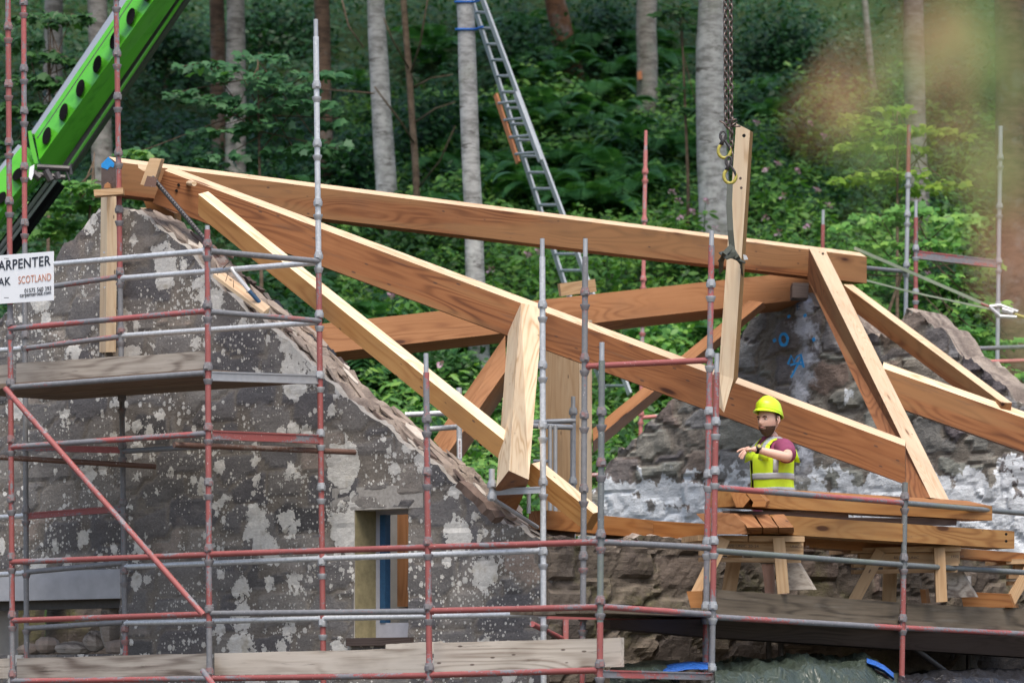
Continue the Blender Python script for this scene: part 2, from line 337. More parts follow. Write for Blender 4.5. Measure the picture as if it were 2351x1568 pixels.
def bark(name, a, b, lich=(.26, .27, .24), moss=.4):
    n = N(name); v = n.obj(); f = n.noise(n.vm('MULTIPLY', v, (1, 1, 3.2)), 4.5, 6, .7); g = n.noise(v, 1.7, 4, .6)
    c = n.mix(n.step(f, .36, .62), a, b); c = n.mix(n.math('MULTIPLY', n.step(n.noise(v, 3.0, 5, .7), .5, .64), .8), c, lich)
    c = n.mix(n.math('MULTIPLY', n.step(g, .50, .66), moss), c, (.085, .095, .04)); c = n.mix(n.math('MULTIPLY', n.step(n.noise(n.vm('MULTIPLY', v, (1, 1, 4)), 2.2, 4, .7), .60, .68), .7), c, (.05, .04, .032))
    return n.done(c, .9, 0, n.bump(f, .6, .03), .2)
M['bark'] = bark('grey_bark', (.16, .145, .13), (.33, .31, .285)); M['bark_brown'] = bark('brown_bark', (.085, .055, .04), (.17, .11, .075), (.19, .17, .15), .25)
M['bark_pale'] = bark('pale_bark', (.24, .235, .225), (.46, .455, .445), (.54, .54, .52), .35); M['twig'] = bark('twig_bark', (.10, .07, .05), (.18, .13, .09), (.2, .15, .11), .2)
M['bark_red'] = bark('reddish_bark', (.10, .05, .03), (.21, .105, .06), (.20, .16, .14), .15)
def soil():
    n = N('woodland_floor'); v = n.obj(); f = n.noise(v, 2.5, 6, .7); return n.done(n.mix(f, (.018, .03, .012), (.045, .075, .025)), .95, 0, n.bump(f, .5, .1), .1)
M['soil'] = soil()
def groundm():
    n = N('bare_ground'); v = n.obj(); f = n.noise(v, 1.2, 6, .7); return n.done(n.mix(f, (.05, .042, .032), (.12, .10, .07)), .95, 0, n.bump(f, .4, .05), .1)
M['ground'] = groundm()
# ---------------------------------------------------------------- terrain
def hz(x, y):
    if y < 43.5: return 0.0
    return .38 * (y - 35.3) + .35 * noise.noise(Vector((x * .22, y * .22, 0))) + .12 * noise.noise(Vector((x * .8, y * .8, 3)))
def grid_obj(name, xs, ys, zf, mat, **kw):
    vs = [(x, y, zf(x, y)) for y in ys for x in xs]; nx = len(xs)
    fs = [(j * nx + i, j * nx + i + 1, (j + 1) * nx + i + 1, (j + 1) * nx + i) for j in range(len(ys) - 1) for i in range(nx - 1)]
    me = bpy.data.meshes.new(name); me.from_pydata(vs, [], fs); me.materials.append(mat); me.polygons.foreach_set('use_smooth', [True] * len(fs))
    o = bpy.data.objects.new(name, me); COL.objects.link(o); return tag(o, **kw)
grid_obj('ground', [-400, -30, 30, 400], [-300, -2, 44, 60, 400], lambda x, y: 0, M['ground'], kind='structure')
grid_obj('hillside', [i * .5 for i in range(-70, 71)], [43.2, 43.5] + [43.51 + i * .5 for i in range(0, 160)], lambda x, y: hz(x, y) if y > 43.5 else -.2, M['soil'], kind='structure')

# ---------------------------------------------------------------- stone walls
class Plane:                                          # a vertical wall face: passes (X0, D0), runs along t, n points into the wall
    def __init__(s, X0, D0, m, o=None):
        s.X0, s.D0, s.m = X0, D0, m; s.t = Vector((1, m, 0)).normalized(); s.n = Vector((-s.t.y, s.t.x, 0)); s.o = Vector((X0, D0, 0))
        s.M = Matrix((s.t, s.n, Vector((0, 0, 1)))).transposed().to_4x4(); s.M.translation = s.o
    def at(s, x, y):
        D = (s.D0 - s.m * s.X0) / (1 - s.m * (x - XC) / K); p = P(x, y, K / D); return p
    def uz(s, x, y):
        p = s.at(x, y); return (p - s.o).dot(s.t), p.z
    def w(s, u, d, z): return s.o + s.t * u + s.n * d + Vector((0, 0, z))
def wall(name, pl, outline, holes, thick, mat, topmat=None, seg=.045, amp=.03, jag=.05, topamp=.06, rev=None, parent=None, rim=None, stones=None):
    pts = [pl.uz(x, y) for x, y in outline]; hs = []
    for x0, y0, x1, y1 in holes:
        a = pl.uz(x0, y0); b = pl.uz(x1, y1); hs.append((a[0], b[0], b[1], a[1]))
    u0, u1 = pts[0][0], pts[-1][0]; us = set(np.linspace(u0, u1, int((u1 - u0) / seg) + 1).round(4).tolist())
    for h in hs:
        us = {u for u in us if min(abs(u - h[0]), abs(u - h[1])) > seg * .4} | {round(h[0], 4), round(h[1], 4)}
    us = sorted(us); pu = [p[0] for p in pts]; pz = [p[1] for p in pts]
    top = [float(np.interp(u, pu, pz)) + jag * (noise.noise(Vector((u * 7, 1.7, 0))) + .6 * noise.noise(Vector((u * 19, 4.7, 0)))) for u in us]
    lv = set(np.arange(0, max(top) + seg, seg).round(4).tolist())
    for h in hs:
        lv = {z for z in lv if min(abs(z - h[2]), abs(z - h[3])) > seg * .4} | {round(h[2], 4), round(h[3], 4)}
    lv = sorted(lv); V = []; F = []; MI = []; idx = {}; AS = []; AJ = []
    def vert(u, z, side):
        k = (round(u, 4), round(z, 4), side)
        if k not in idx:
            d = 0.0; a_s, a_j = .5, 1.0
            if side: a_s = .5 + .8 * noise.noise(Vector((u * 4.5, side * 2.3, 6)))
            if side == 1: d = thick * .14
            elif side == 0:
                q = Vector((u * 2.6, z * 3.4, .5)); d = -amp * (noise.noise(q) + .6 * noise.noise(q * 2.7) + .35 * noise.noise(q * 7))
                if stones:
                    sx_, sz_, rel, wp = stones; q2 = Vector((u * 1.3, z * 1.3, 7)); q3 = Vector((u * 5, z * 5, 3)); wx = wp * (noise.noise(q2) + .35 * noise.noise(q3)); wz = wp * (noise.noise(q2 + Vector((9, 4, 1))) + .35 * noise.noise(q3 + Vector((5, 8, 2))))
                    ds_, ps_ = noise.voronoi(Vector((u * sx_ + wx, z * sz_ + wz, .5)), distance_metric='CHEBYCHEV'); c0 = ps_[0]; a_s = noise.noise(c0 * 7.3) * .8 + .5; a_j = min(1.0, max(0.0, (ds_[1] - ds_[0]) / .16)); a_j = a_j * a_j * (3 - 2 * a_j)
                    d -= rel * (a_j * (.75 + .9 * noise.noise(c0 * 3.1 + Vector((3, 1, 4)))) + .35 * a_j * noise.noise(Vector((u * 9, z * 9, 2))))
            elif side == 4: d = thick + .5 * amp * noise.noise(Vector((u * 3, z * 3, 9)))
            else:
                d = thick * side / 4
            zz = z + (topamp * (noise.noise(Vector((u * 6, side * 1.9, 2))) + .7 * noise.noise(Vector((u * 17, side * 5.1, 5)))) if side in (1, 2, 3) else 0)
            idx[k] = len(V); V.append((u, d, zz)); AS.append(a_s); AJ.append(a_j)
        return idx[k]
    def inhole(u, z): return any(h[0] < u < h[1] and h[2] < z < h[3] for h in hs)
    for i in range(len(us) - 1):
        a, b = us[i], us[i + 1]; ta, tb = top[i], top[i + 1]; lim = min(ta, tb) - seg * .3; uc = (a + b) / 2
        zs = [z for z in lv if z < lim]
        for z0, z1 in zip(zs, zs[1:]):
            if inhole(uc, (z0 + z1) / 2): continue
            F.append((vert(a, z0, 0), vert(b, z0, 0), vert(b, z1, 0), vert(a, z1, 0))); MI.append(0)
            F.append((vert(a, z0, 4), vert(a, z1, 4), vert(b, z1, 4), vert(b, z0, 4))); MI.append(0)
        z = zs[-1]
        for sd in (0, 4):
            F.append((vert(a, z, sd), vert(b, z, sd), vert(b, tb, sd), vert(a, ta, sd))); MI.append(0)
        for k in range(4):
            F.append((vert(a, ta, k), vert(b, tb, k), vert(b, tb, k + 1), vert(a, ta, k + 1))); MI.append(3 if k == 0 and rim else 1)
    for h in hs:
        zs = [z for z in lv if h[2] - 1e-4 <= z <= h[3] + 1e-4]; uu = [u for u in us if h[0] - 1e-4 <= u <= h[1] + 1e-4]
        for e in (h[0], h[1]):
            for z0, z1 in zip(zs, zs[1:]): F.append((vert(e, z0, 0), vert(e, z1, 0), vert(e, z1, 4), vert(e, z0, 4))); MI.append(2)
        for e in (h[2], h[3]):
            for a, b in zip(uu, uu[1:]): F.append((vert(a, e, 0), vert(b, e, 0), vert(b, e, 4), vert(a, e, 4))); MI.append(2)
    for e in (us[0], us[-1]):
        t = top[0] if e == us[0] else top[-1]; zs = [z for z in lv if z < t - seg * .4] + [t]
        for z0, z1 in zip(zs, zs[1:]):
            if z1 == t: F.append((vert(e, z0, 0), vert(e, t, 0), vert(e, t, 1), vert(e, t, 2), vert(e, t, 3), vert(e, t, 4), vert(e, z0, 4)))
            else: F.append((vert(e, z0, 0), vert(e, z1, 0), vert(e, z1, 4), vert(e, z0, 4)))
            MI.append(0)
    me = bpy.data.meshes.new(name); me.from_pydata(V, [], F)
    for m in (mat, topmat or mat, rev or mat, rim or mat): me.materials.append(m)
    me.polygons.foreach_set('material_index', MI)
    bm = bmesh.new(); bm.from_mesh(me); bmesh.ops.recalc_face_normals(bm, faces=bm.faces); bm.to_mesh(me); bm.free()
    me.attributes.new('stone', 'FLOAT', 'POINT').data.foreach_set('value', AS); me.attributes.new('joint', 'FLOAT', 'POINT').data.foreach_set('value', AJ)
    o = bpy.data.objects.new(name, me); COL.objects.link(o); o.matrix_basis = pl.M
    if parent: o.parent = parent
    return o, hs
# left gable
PA = Plane(.27, 32.1, -.785)
outA = [(-330, 990), (0, 730), (34, 698), (90, 640), (126, 600), (144, 567), (183, 533), (215, 497), (232, 482), (255, 476), (285, 476), (300, 482), (380, 533), (433, 577), (487, 650), (571, 713), (638, 762), (732, 849), (784, 903), (868, 970), (952, 1034), (999, 1065), (1070, 1125), (1120, 1176), (1171, 1202), (1238, 1240), (1252, 1243)]
TH = .46
gable, hA = wall('stone_gable_wall', PA, outA, [(815, 1166, 938, 1462), (-40, 1374, 276, 1500)], TH, M['lichen'], M['coping'], rev=M['plaster'], amp=.007, topamp=.04, stones=(1.9, 3.6, .013, .35), seg=.04, rim=flat('pale_lime_mortar', (.40, .375, .335), .9, 0, .45, 20))
tag(gable, 'lichen spotted stone gable wall of the roofless cottage behind the scaffold', 'wall')
# dressed stone lintel + yellow limewashed reveal + window
def onA(x, y, d=0):
    u, z = PA.uz(x, y); return PA.w(u, d, z)
def slab_on(pl, x0, y0, x1, y1, d0, d1, name, mat, parent, taper=0, rough=0):
    a = pl.uz(x0, y0); b = pl.uz(x1, y1); mb = MB()
    c = [(a[0], a[1]), (b[0], a[1]), (b[0], b[1]), (a[0], b[1])]
    mb.quadloft([pl.w(u, d0, z) for u, z in c], [pl.w(u, d1, z) for u, z in c])
    return mb.build(name, mat, parent, M=Matrix.Translation(pl.w(a[0], d0, b[1])) @ pl.M.to_3x3().to_4x4())
slab_on(PA, 764, 1121, 972, 1165, -.009, .2, 'window_lintel', flat('window_lintel_stone', (.33, .315, .29), .9, 0, .6, 30), gable)
slab_on(PA, -60, 1316, 281, 1373, -.03, .16, 'concrete_lintel', M['concrete'], gable)
slab_on(PA, -60, 1374, 274, 1394, .10, .2, 'steel_beam', M['steel_dark'], gable)
u0, u1, z0, z1 = hA[0]
mb = MB(); mb.box(PA.w(u0 + .001, .0, z0), PA.n * .27, PA.t * .004, Vector((0, 0, z1 - z0))); mb.build('limewashed_reveal', M['yellowlime'], gable, M=PA.M.copy())
win = MB(); win.box(PA.w(u0, .27, z0), PA.n * .05, PA.t * .055, Vector((0, 0, z1 - z0))); win.box(PA.w(u0 + .055, .27, z0), PA.n * .05, PA.t * (u1 - u0 - .055), Vector((0, 0, .13))); win.box(PA.w(u0 + .055, .27, z1 - .05), PA.n * .05, PA.t * (u1 - u0 - .055), Vector((0, 0, .05)))
winf = win.build('window_frame', M['framegrey'], gable)
MB().box(PA.w(u0 + .056, .262, z0 + .13), PA.n * .07, PA.t * .06, Vector((0, 0, z1 - z0 - .18))).build('window_stile', M['bluedark'], winf)
sl = MB(); sl.box(PA.w(u0 - .06, -.05, z0 - .07), PA.n * .5, PA.t * (u1 - u0 + .12), Vector((0, 0, .068))); sl.build('window_sill', M['bearer'], gable, M=PA.M.copy())
# loose coping stones and slates along the right-hand skew
def along(pts, f):
    L = [math.dist(a, b) for a, b in zip(pts, pts[1:])]; t = f * sum(L)
    for (a, b), l in zip(zip(pts, pts[1:]), L):
        if t <= l: return (a[0] + (b[0] - a[0]) * t / l, a[1] + (b[1] - a[1]) * t / l), math.atan2(b[1] - a[1], b[0] - a[0])
        t -= l
    return pts[-1], 0
skew = outA[11:]
for i in range(96):
    f = random.random() ** .9 * .985; (px, py), an = along(skew, f); d = random.choice((random.uniform(.08, .16), random.uniform(.1, TH - .04), random.uniform(.2, TH + .02)))
    u, z = PA.uz(px, py); c = PA.w(u, d, z + random.uniform(-.01, .02)); ang = an + random.uniform(-.09, .09)
    a = PA.t * math.cos(ang) - Vector((0, 0, math.sin(ang))); b = (PA.n + PA.t * random.uniform(-.6, .6) + Vector((0, 0, random.uniform(-.12, .12)))).normalized(); nn = a.cross(b).normalized()
    l, w, h = random.uniform(.06, .42), random.uniform(.03, .12), random.uniform(.006, .026); mb = MB(); n = 6; pa = []
    for k in range(n):
        t = 2 * math.pi * k / n; pa.append(c + a * (math.cos(t) * l / 2 * random.uniform(.75, 1.15)) + b * (math.sin(t) * w / 2 * random.uniform(.7, 1.2)))
    mb.quadloft(pa, [p + nn * h * random.choice((1, -1)) * 0 + nn * h + a * random.uniform(-.02, .02) for p in pa]); mb.build('coping_stone', M[random.choice(('slate', 'slate', 'slate3', 'slate2', 'slate'))], gable)
# two long stones at the foot of the skew, tile edge further up
def px_prism(name, polyA, s, dvec, mat, parent=None, smooth=False, **kw):     # an outline at scale s, given real thickness along dvec
    A = [P(x, y, s) for x, y in polyA]; B = [p + Vector(dvec) for p in A]; o = MB().quadloft(A, B).build(name, mat, parent); return tag(o, **kw) if kw else o
def stone(p0, p1, s, w, mat, name='coping_stone'):
    a, b = P(*p0, s), P(*p1, s); ax = (b - a).normalized(); q = PA.n.cross(ax).normalized(); mb = MB(); ring = []
    for i in range(5):
        c = a.lerp(b, i / 4) + Vector((0, 0, random.uniform(-.012, .012))); ring.append([c + PA.n * (x * w * random.uniform(.8, 1.1)) + q * (z * w * random.uniform(.7, 1.1)) for x, z in ((-.6, -.4), (-.55, .35), (.3, .5), (.7, .2), (.6, -.5))])
    for i in range(4): mb.quadloft(ring[i], ring[i + 1], capA=i == 0, capB=i == 3)
    return mb.build(name, mat, gable)
stone((1058, 1115), (1105, 1152), 282, .09, M['slate2']); stone((1102, 1150), (1142, 1192), 283, .10, M['slate2']); stone((1128, 1150), (1180, 1195), 280, .05, M['slate'])
for i in range(16):
    f = i / 16; x = 470 + f * 330 + random.uniform(-4, 4); y = 556 + f * 290 + random.uniform(-3, 3)
    stone((x - 8, y - 6), (x + 9, y + 9), 256, .05, M[random.choice(('slate2', 'steel_dark', 'slate', 'slate2'))], 'roof_tile')
# far gable with flaking limewash and blue spray marks
PB = Plane(3.14, 41.9, -.785)
outB = [(1330, 1150), (1372, 1120), (1385, 1090), (1400, 1060), (1440, 1025), (1470, 1000), (1500, 965), (1530, 940), (1565, 905), (1600, 880), (1640, 830), (1690, 780), (1705, 765), (1730, 735), (1760, 708), (1790, 692), (1830, 684), (1866, 684), (1900, 715), (1950, 738), (2004, 762), (2055, 775), (2072, 740), (2084, 712), (2108, 712), (2130, 728), (2165, 755), (2200, 795), (2240, 835), (2290, 880), (2345, 925), (2420, 985), (2560, 1110)]
gable2, _ = wall('limewashed_gable_wall', PB, outB, [], .5, M['gable2'], M['coping'], seg=.036, amp=.02, jag=.08, topamp=.07, stones=(1.9, 3.3, .045, .45))
tag(gable2, 'grey rubble gable wall with flaking white limewash and blue spray marks behind the worker', 'wall')
gsh = M['gable2'].node_tree
# spray marks: thin paint ribbons lying on the far gable
def ribbon(pl, pts, w, name, mat, parent, d=-.10):
    q = [pl.uz(x, y) for x, y in pts]; mb = MB(); L = []; R = []
    for i, (u, z) in enumerate(q):
        a = q[max(i - 1, 0)]; b = q[min(i + 1, len(q) - 1)]; t = Vector((b[0] - a[0], b[1] - a[1])).normalized(); nx, nz = -t.y, t.x; k = w * random.uniform(.75, 1.15) / 2
        L.append((u + nx * k, z + nz * k)); R.append((u - nx * k, z - nz * k))
    for i in range(len(q) - 1):
        c = [L[i], L[i + 1], R[i + 1], R[i]]; mb.quadloft([pl.w(u, d, z) for u, z in c], [pl.w(u, d + .004, z) for u, z in c])
    return mb.build(name, mat, parent)
ringpts = [(1811 + 9 * math.cos(a), 781 + 13 * math.sin(a)) for a in np.linspace(0, 2 * math.pi, 15)]
ribbon(PB, ringpts, .034, 'spray_mark', M['bluepaint'], gable2)
ribbon(PB, [(1821, 838), (1828, 818), (1835, 832), (1842, 820), (1850, 815), (1857, 845)], .024, 'spray_mark', M['bluepaint'], gable2)
ribbon(PB, [(1828, 868), (1840, 845), (1853, 822)], .024, 'spray_mark', M['bluepaint'], gable2); ribbon(PB, [(1826, 840), (1840, 835), (1855, 838)], .022, 'spray_mark', M['bluepaint'], gable2)
for x, y in ((1823, 728), (1860, 726), (1880, 781), (1790, 783)): ribbon(PB, [(x - 3, y + 2), (x + 3, y - 2)], .035, 'spray_mark', M['bluepaint'], gable2)
ribbon(PB, [(1842, 699), (1842, 714)], .008, 'spray_mark', M['bluedark'], gable2)
for y in (699, 706, 713): ribbon(PB, [(1842, y), (1849, y - 1)], .008, 'spray_mark', M['bluedark'], gable2)
# long mossy side wall running back from the corner
PS = Plane(.27, 32.1, .97)
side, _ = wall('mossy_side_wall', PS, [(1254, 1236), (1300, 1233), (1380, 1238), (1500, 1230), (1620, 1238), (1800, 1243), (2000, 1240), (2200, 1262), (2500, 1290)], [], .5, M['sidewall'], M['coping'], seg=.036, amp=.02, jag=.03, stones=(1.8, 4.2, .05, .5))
tag(side, 'dark mossy rubble side wall of the cottage under the trestles and platform', 'wall')
# inner walls seen through the openings
PR = Plane(-6.4, 39.0, .97)
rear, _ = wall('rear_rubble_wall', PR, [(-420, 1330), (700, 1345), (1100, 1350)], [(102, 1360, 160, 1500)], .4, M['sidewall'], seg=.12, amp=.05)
tag(rear, 'inner rubble wall seen through the openings of the lichen gable', 'wall')
PI = Plane(-2.6, 37.2, -.9)
inn = slab_on(PI, 870, 1120, 916, 1500, 0, .2, 'plaster_partition', M['plaster'], None)
tag(inn, 'pale plastered inner wall seen through the blue framed gable window', 'wall')
timber_in = MB().quadloft([P(x, y, 262) for x, y in ((912, 1150), (950, 1150), (950, 1392), (912, 1392))], [P(x + 20, y, 250) for x, y in ((912, 1150), (950, 1150), (950, 1392), (912, 1392))]).build('inner_post', M['orange2'], None, M=Matrix.Translation(P(930, 1300, 258)) @ Matrix.Rotation(math.pi / 2, 4, 'Y'))
tag(timber_in, 'orange timber post inside the cottage seen through the gable window', 'post')
for px, py, pw, ph in ((70, 1480, 60, 40), (130, 1488, 120, 34), (180, 1470, 60, 50), (235, 1485, 70, 40), (30, 1490, 60, 30), (215, 1430, 40, 120), (262, 1440, 24, 120)):
    u, z = PA.uz(px, py); c = PA.w(u, .22, z); mb = MB(); r = Vector((pw / 500, .12, ph / 500)); ring = []
    for i in range(7):
        th = -math.pi / 2 + math.pi * i / 6; ring.append([c + PA.t * (math.cos(th) * math.cos(a) * r.x * random.uniform(.85, 1.15)) + PA.n * (math.cos(th) * math.sin(a) * r.y) + Vector((0, 0, math.sin(th) * r.z * random.uniform(.9, 1.1))) for a in np.linspace(0, 2 * math.pi, 9)[:-1]])
    for i in range(6): mb.quadloft(ring[i], ring[i + 1], i == 0, i == 5)
    mb.build('rubble_stone', M[random.choice(('slate', 'slate3', 'coping'))], gable)
# ---------------------------------------------------------------- timber frame
def timber(name, A, B, w, h, roll=0, bev=0, sec=None, mats=('orange', 'pale'), ids=None, label=None, cat='beam', group=None, plumb=(False, False), chop=(0, 0), cutend=None, parent=None, endmat=None):
    a3, b3 = P(*A), P(*B); a = (b3 - a3).normalized(); a3 = a3 + a * chop[0]; b3 = b3 - a * chop[1]
    d0 = Vector((0, 0, -1)); d0 = (d0 - a * d0.dot(a)).normalized(); bk = a.cross(d0)
    if bk.y < 0: bk = -bk
    r = math.radians(roll); d = d0 * math.cos(r) + bk * math.sin(r); b = bk * math.cos(r) - d0 * math.sin(r)
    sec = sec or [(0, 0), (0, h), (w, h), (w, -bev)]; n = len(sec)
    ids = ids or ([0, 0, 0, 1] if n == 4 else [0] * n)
    hv = Vector((a.x, a.y, 0)).normalized(); offs = [b * p + d * q for p, q in sec]
    def end(o3, plumb):
        return [o3 + o + (a * (-(o.dot(hv)) / a.dot(hv)) if plumb else Vector()) for o in offs]
    mb = MB(); E0 = end(a3, plumb[0]); E1 = end(b3, plumb[1])
    if cutend: E1 = [e + a * cutend[i] for i, e in enumerate(E1)]
    mb.quadloft(E0, E1, mids=list(ids) + [2])
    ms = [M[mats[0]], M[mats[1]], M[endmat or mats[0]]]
    Mx = Matrix((a, b, -d)).transposed().to_4x4(); Mx.translation = (a3 + b3) / 2
    o = mb.build(name, ms, parent, M=Mx)
    return tag(o, label, cat, group) if label else o
def hole(o3, r, nrm, parent, mat='black', name='peg_hole'):
    nrm = nrm.normalized(); mb = MB(); mb.tube(o3 - nrm * .004, o3 + nrm * .004, r, 8); return mb.build(name, M[mat], parent)
FR = 'oak coloured roof timbers of the new frame'
# ridge: five-sided, running from the near gable back to the far gable
rw, rh = .20, .285
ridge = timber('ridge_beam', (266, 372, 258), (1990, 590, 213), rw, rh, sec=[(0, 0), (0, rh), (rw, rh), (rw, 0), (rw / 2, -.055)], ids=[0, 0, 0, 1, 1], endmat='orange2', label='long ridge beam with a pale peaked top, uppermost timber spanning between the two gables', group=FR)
u = (P(1990, 590, 213) - P(266, 372, 258)).normalized(); bk = Vector((-u.y, u.x, 0)).normalized(); e0 = P(266, 372, 258)
mb = MB(); sec = [(0.0, .0), (.0, rh), (rw, rh), (rw, 0), (rw / 2, -.055)]; mb.quadloft([e0 + bk * p - Vector((0, 0, q)) - u * .004 for p, q in sec], [e0 + bk * p - Vector((0, 0, q)) - u * .0015 for p, q in sec]); mb.build('end_grain', M['endgrain'], ridge)
mb = MB(); sec = [(.004, .02), (.03, .05), (.07, .035), (.11, .06), (rw - .004, .03), (rw - .004, 0), (rw / 2, -.052)]; mb.quadloft([e0 + bk * p - Vector((0, 0, q)) - u * .007 for p, q in sec], [e0 + bk * p - Vector((0, 0, q)) - u * .0045 for p, q in sec]); mb.build('blue_paint', M['bluepaint'], ridge)
# long valley rafter B, jack rafter E and its foot, hip D
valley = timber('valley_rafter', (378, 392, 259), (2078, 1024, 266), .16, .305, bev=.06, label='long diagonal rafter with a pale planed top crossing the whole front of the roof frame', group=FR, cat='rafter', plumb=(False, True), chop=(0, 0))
vu = (P(2078, 1024, 266) - P(378, 392, 259)).normalized()
for px, py in ((410, 425), (405, 438)):
    hole(P(px, py, 259.2), .013, Vector((0, 1, 0)), valley)
MB().tube(P(432, 421, 259) , P(446, 422, 263), .022, 8).build('oak_peg', M['cream'], valley)
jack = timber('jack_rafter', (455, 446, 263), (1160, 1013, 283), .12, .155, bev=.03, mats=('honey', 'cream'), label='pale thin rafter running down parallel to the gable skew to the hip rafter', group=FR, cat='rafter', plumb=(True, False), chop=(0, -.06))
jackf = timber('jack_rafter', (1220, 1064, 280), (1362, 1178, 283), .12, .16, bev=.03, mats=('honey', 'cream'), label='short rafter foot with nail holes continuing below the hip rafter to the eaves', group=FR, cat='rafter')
for x, y in ((478, 478), (474, 490), (905, 800), (960, 850)): hole(P(x, y + (14 if x > 800 else 0), 262.5), .012, Vector((0, 1, 0)), jack)
for x, y in ((1104, 996), (1128, 1022)): hole(P(x, y + 24, 280.5), .014, Vector((0, 1, 0)), jack)
# hip rafter coming down towards the camera (two planed bevels in front, splayed end)
tp = [(1166, 765, 262), (1196, 696, 265), (1246, 706, 262)]; bt = [(1139, 1118, 288), (1168, 1080, 293), (1214, 1101, 287)]
F0 = [P(*q) for q in tp]; F1 = [P(*q) for q in bt]; ax = (F1[1] - F0[1]).normalized(); dep = Vector((.10, .30, -.02)) * .9
b0 = [P(1236, 800, 256), P(1170, 800, 256)]; b1 = [P(1200, 1140, 281), P(1184, 1174, 280), P(1139, 1146, 284)]
mb = MB(); A_ = F0 + [P(1240, 790, 258), P(1205, 830, 256), P(1166, 800, 258)]; B_ = F1 + b1
mb.quadloft(A_, B_, mids=[0, 0, 1, 1, 1, 1, 2])
hip = tag(mb.build('hip_rafter', [M['cream'], M['orange2'], M['deep']], M=frame((F0[1] + F1[1]) / 2, ax, Vector((0, -1, 0)))), 'stout pale hip rafter with two planed faces and an angled lower end', 'rafter', FR)
# rear valley rafter, rear post, braces
timber('valley_rafter', (1872, 620, 214), (660, 752, 228), .30, .315, roll=-17, mats=('orange2', 'orange2'), label='level looking rear rafter behind the frame with a small packer on its top', cat='rafter', group=FR)
timber('packing_block', (1285, 651, 223), (1366, 641, 222), .05, .13, mats=('trestle', 'trestle'), label='small offcut lying against the top of the rear rafter', cat='block')
p0 = [P(1240, 730, 233), P(1330, 740, 236), P(1359, 735, 231), P(1290, 730, 226)]; p1 = [P(1240, 1230, 233), P(1330, 1230, 236), P(1359, 1230, 231), P(1290, 1230, 226)]
tag(MB().quadloft(p0, p1, mids=[0, 1, 0, 0, 0]).build('king_post', [M['trestle'], M['cream']], M=frame((p0[0] + p1[0]) / 2, Vector((0, 0, 1)))), 'broad upright post with one pale edge behind the hip rafter', 'post', FR)  # right face in paler wood, the light falling on it put into colour
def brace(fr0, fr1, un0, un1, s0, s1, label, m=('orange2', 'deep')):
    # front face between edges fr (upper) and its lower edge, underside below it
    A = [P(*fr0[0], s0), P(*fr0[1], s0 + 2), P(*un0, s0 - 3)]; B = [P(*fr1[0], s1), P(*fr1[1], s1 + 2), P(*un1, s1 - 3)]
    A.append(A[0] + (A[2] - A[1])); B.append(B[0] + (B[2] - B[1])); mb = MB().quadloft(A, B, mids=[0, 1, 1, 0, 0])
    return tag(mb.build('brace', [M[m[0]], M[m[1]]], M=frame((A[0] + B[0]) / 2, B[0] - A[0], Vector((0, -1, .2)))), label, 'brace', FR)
brace([(1160, 770), (1162, 850)], [(995, 1010), (1025, 1045)], (1160, 905), (1062, 1050), 232, 236, 'knee brace leaning down left behind the hip rafter')
brace([(1720, 690), (1752, 694)], [(1360, 985), (1362, 1012)], (1758, 706), (1362, 1040), 219, 230, 'rear brace with dark underside leaning down left below the hanging timber')
timber('ridge_bearer', (1820, 649, 218), (1857, 650, 218), .35, .155, mats=('bearer', 'bearer'), endmat='endgrain', label='dark square block under the ridge on the far gable apex', cat='block')
mb = MB().quadloft([P(x, y, 253) for x, y in ((326, 452), (400, 490), (400, 530), (345, 500))], [P(x + 16, y, 246) for x, y in ((326, 452), (400, 490), (400, 530), (345, 500))]); tag(mb.build('gusset_board', M['deep'], M=frame(P(360, 490, 250), Vector((1, 0, -.5)))), 'brown gusset board under the ridge at the near gable', 'board')
timber('short_strut', (392, 488, 252), (434, 548, 252), .10, .07, mats=('orange2', 'honey'), label='short strut below the long rafter behind the gable apex', cat='strut', roll=10)
mb = MB().quadloft([P(x, y, 253) for x, y in ((322, 477), (340, 485), (340, 500), (322, 492))], [P(x + 12, y, 248) for x, y in ((322, 477), (340, 485), (340, 500), (322, 492))]); tag(mb.build('wedge', M['cream'], M=frame(P(330, 490, 250), Vector((1, 0, 0)))), 'small pale wedge beneath the ridge behind the gable apex', 'block')
# right-hand rafters
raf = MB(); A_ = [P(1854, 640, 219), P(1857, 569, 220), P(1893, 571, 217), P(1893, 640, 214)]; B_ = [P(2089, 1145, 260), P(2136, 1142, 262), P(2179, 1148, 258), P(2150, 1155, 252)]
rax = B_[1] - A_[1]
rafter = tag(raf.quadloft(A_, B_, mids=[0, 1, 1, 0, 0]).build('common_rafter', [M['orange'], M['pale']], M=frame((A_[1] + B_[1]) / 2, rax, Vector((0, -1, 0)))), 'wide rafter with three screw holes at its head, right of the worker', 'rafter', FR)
for x, y in ((1872, 579), (1880, 581), (1889, 583)): hole(P(x, y, 219), .014, Vector((0, 1, -.2)), rafter)
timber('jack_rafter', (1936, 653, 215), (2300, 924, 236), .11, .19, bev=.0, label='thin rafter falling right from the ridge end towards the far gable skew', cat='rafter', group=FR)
timber('valley_rafter', (2026, 845, 236), (2480, 1005, 236), .14, .31, bev=.075, mats=('orange', 'cream'), label='dark sided diagonal rafter at the right edge behind the wide rafter', cat='rafter', group=FR)
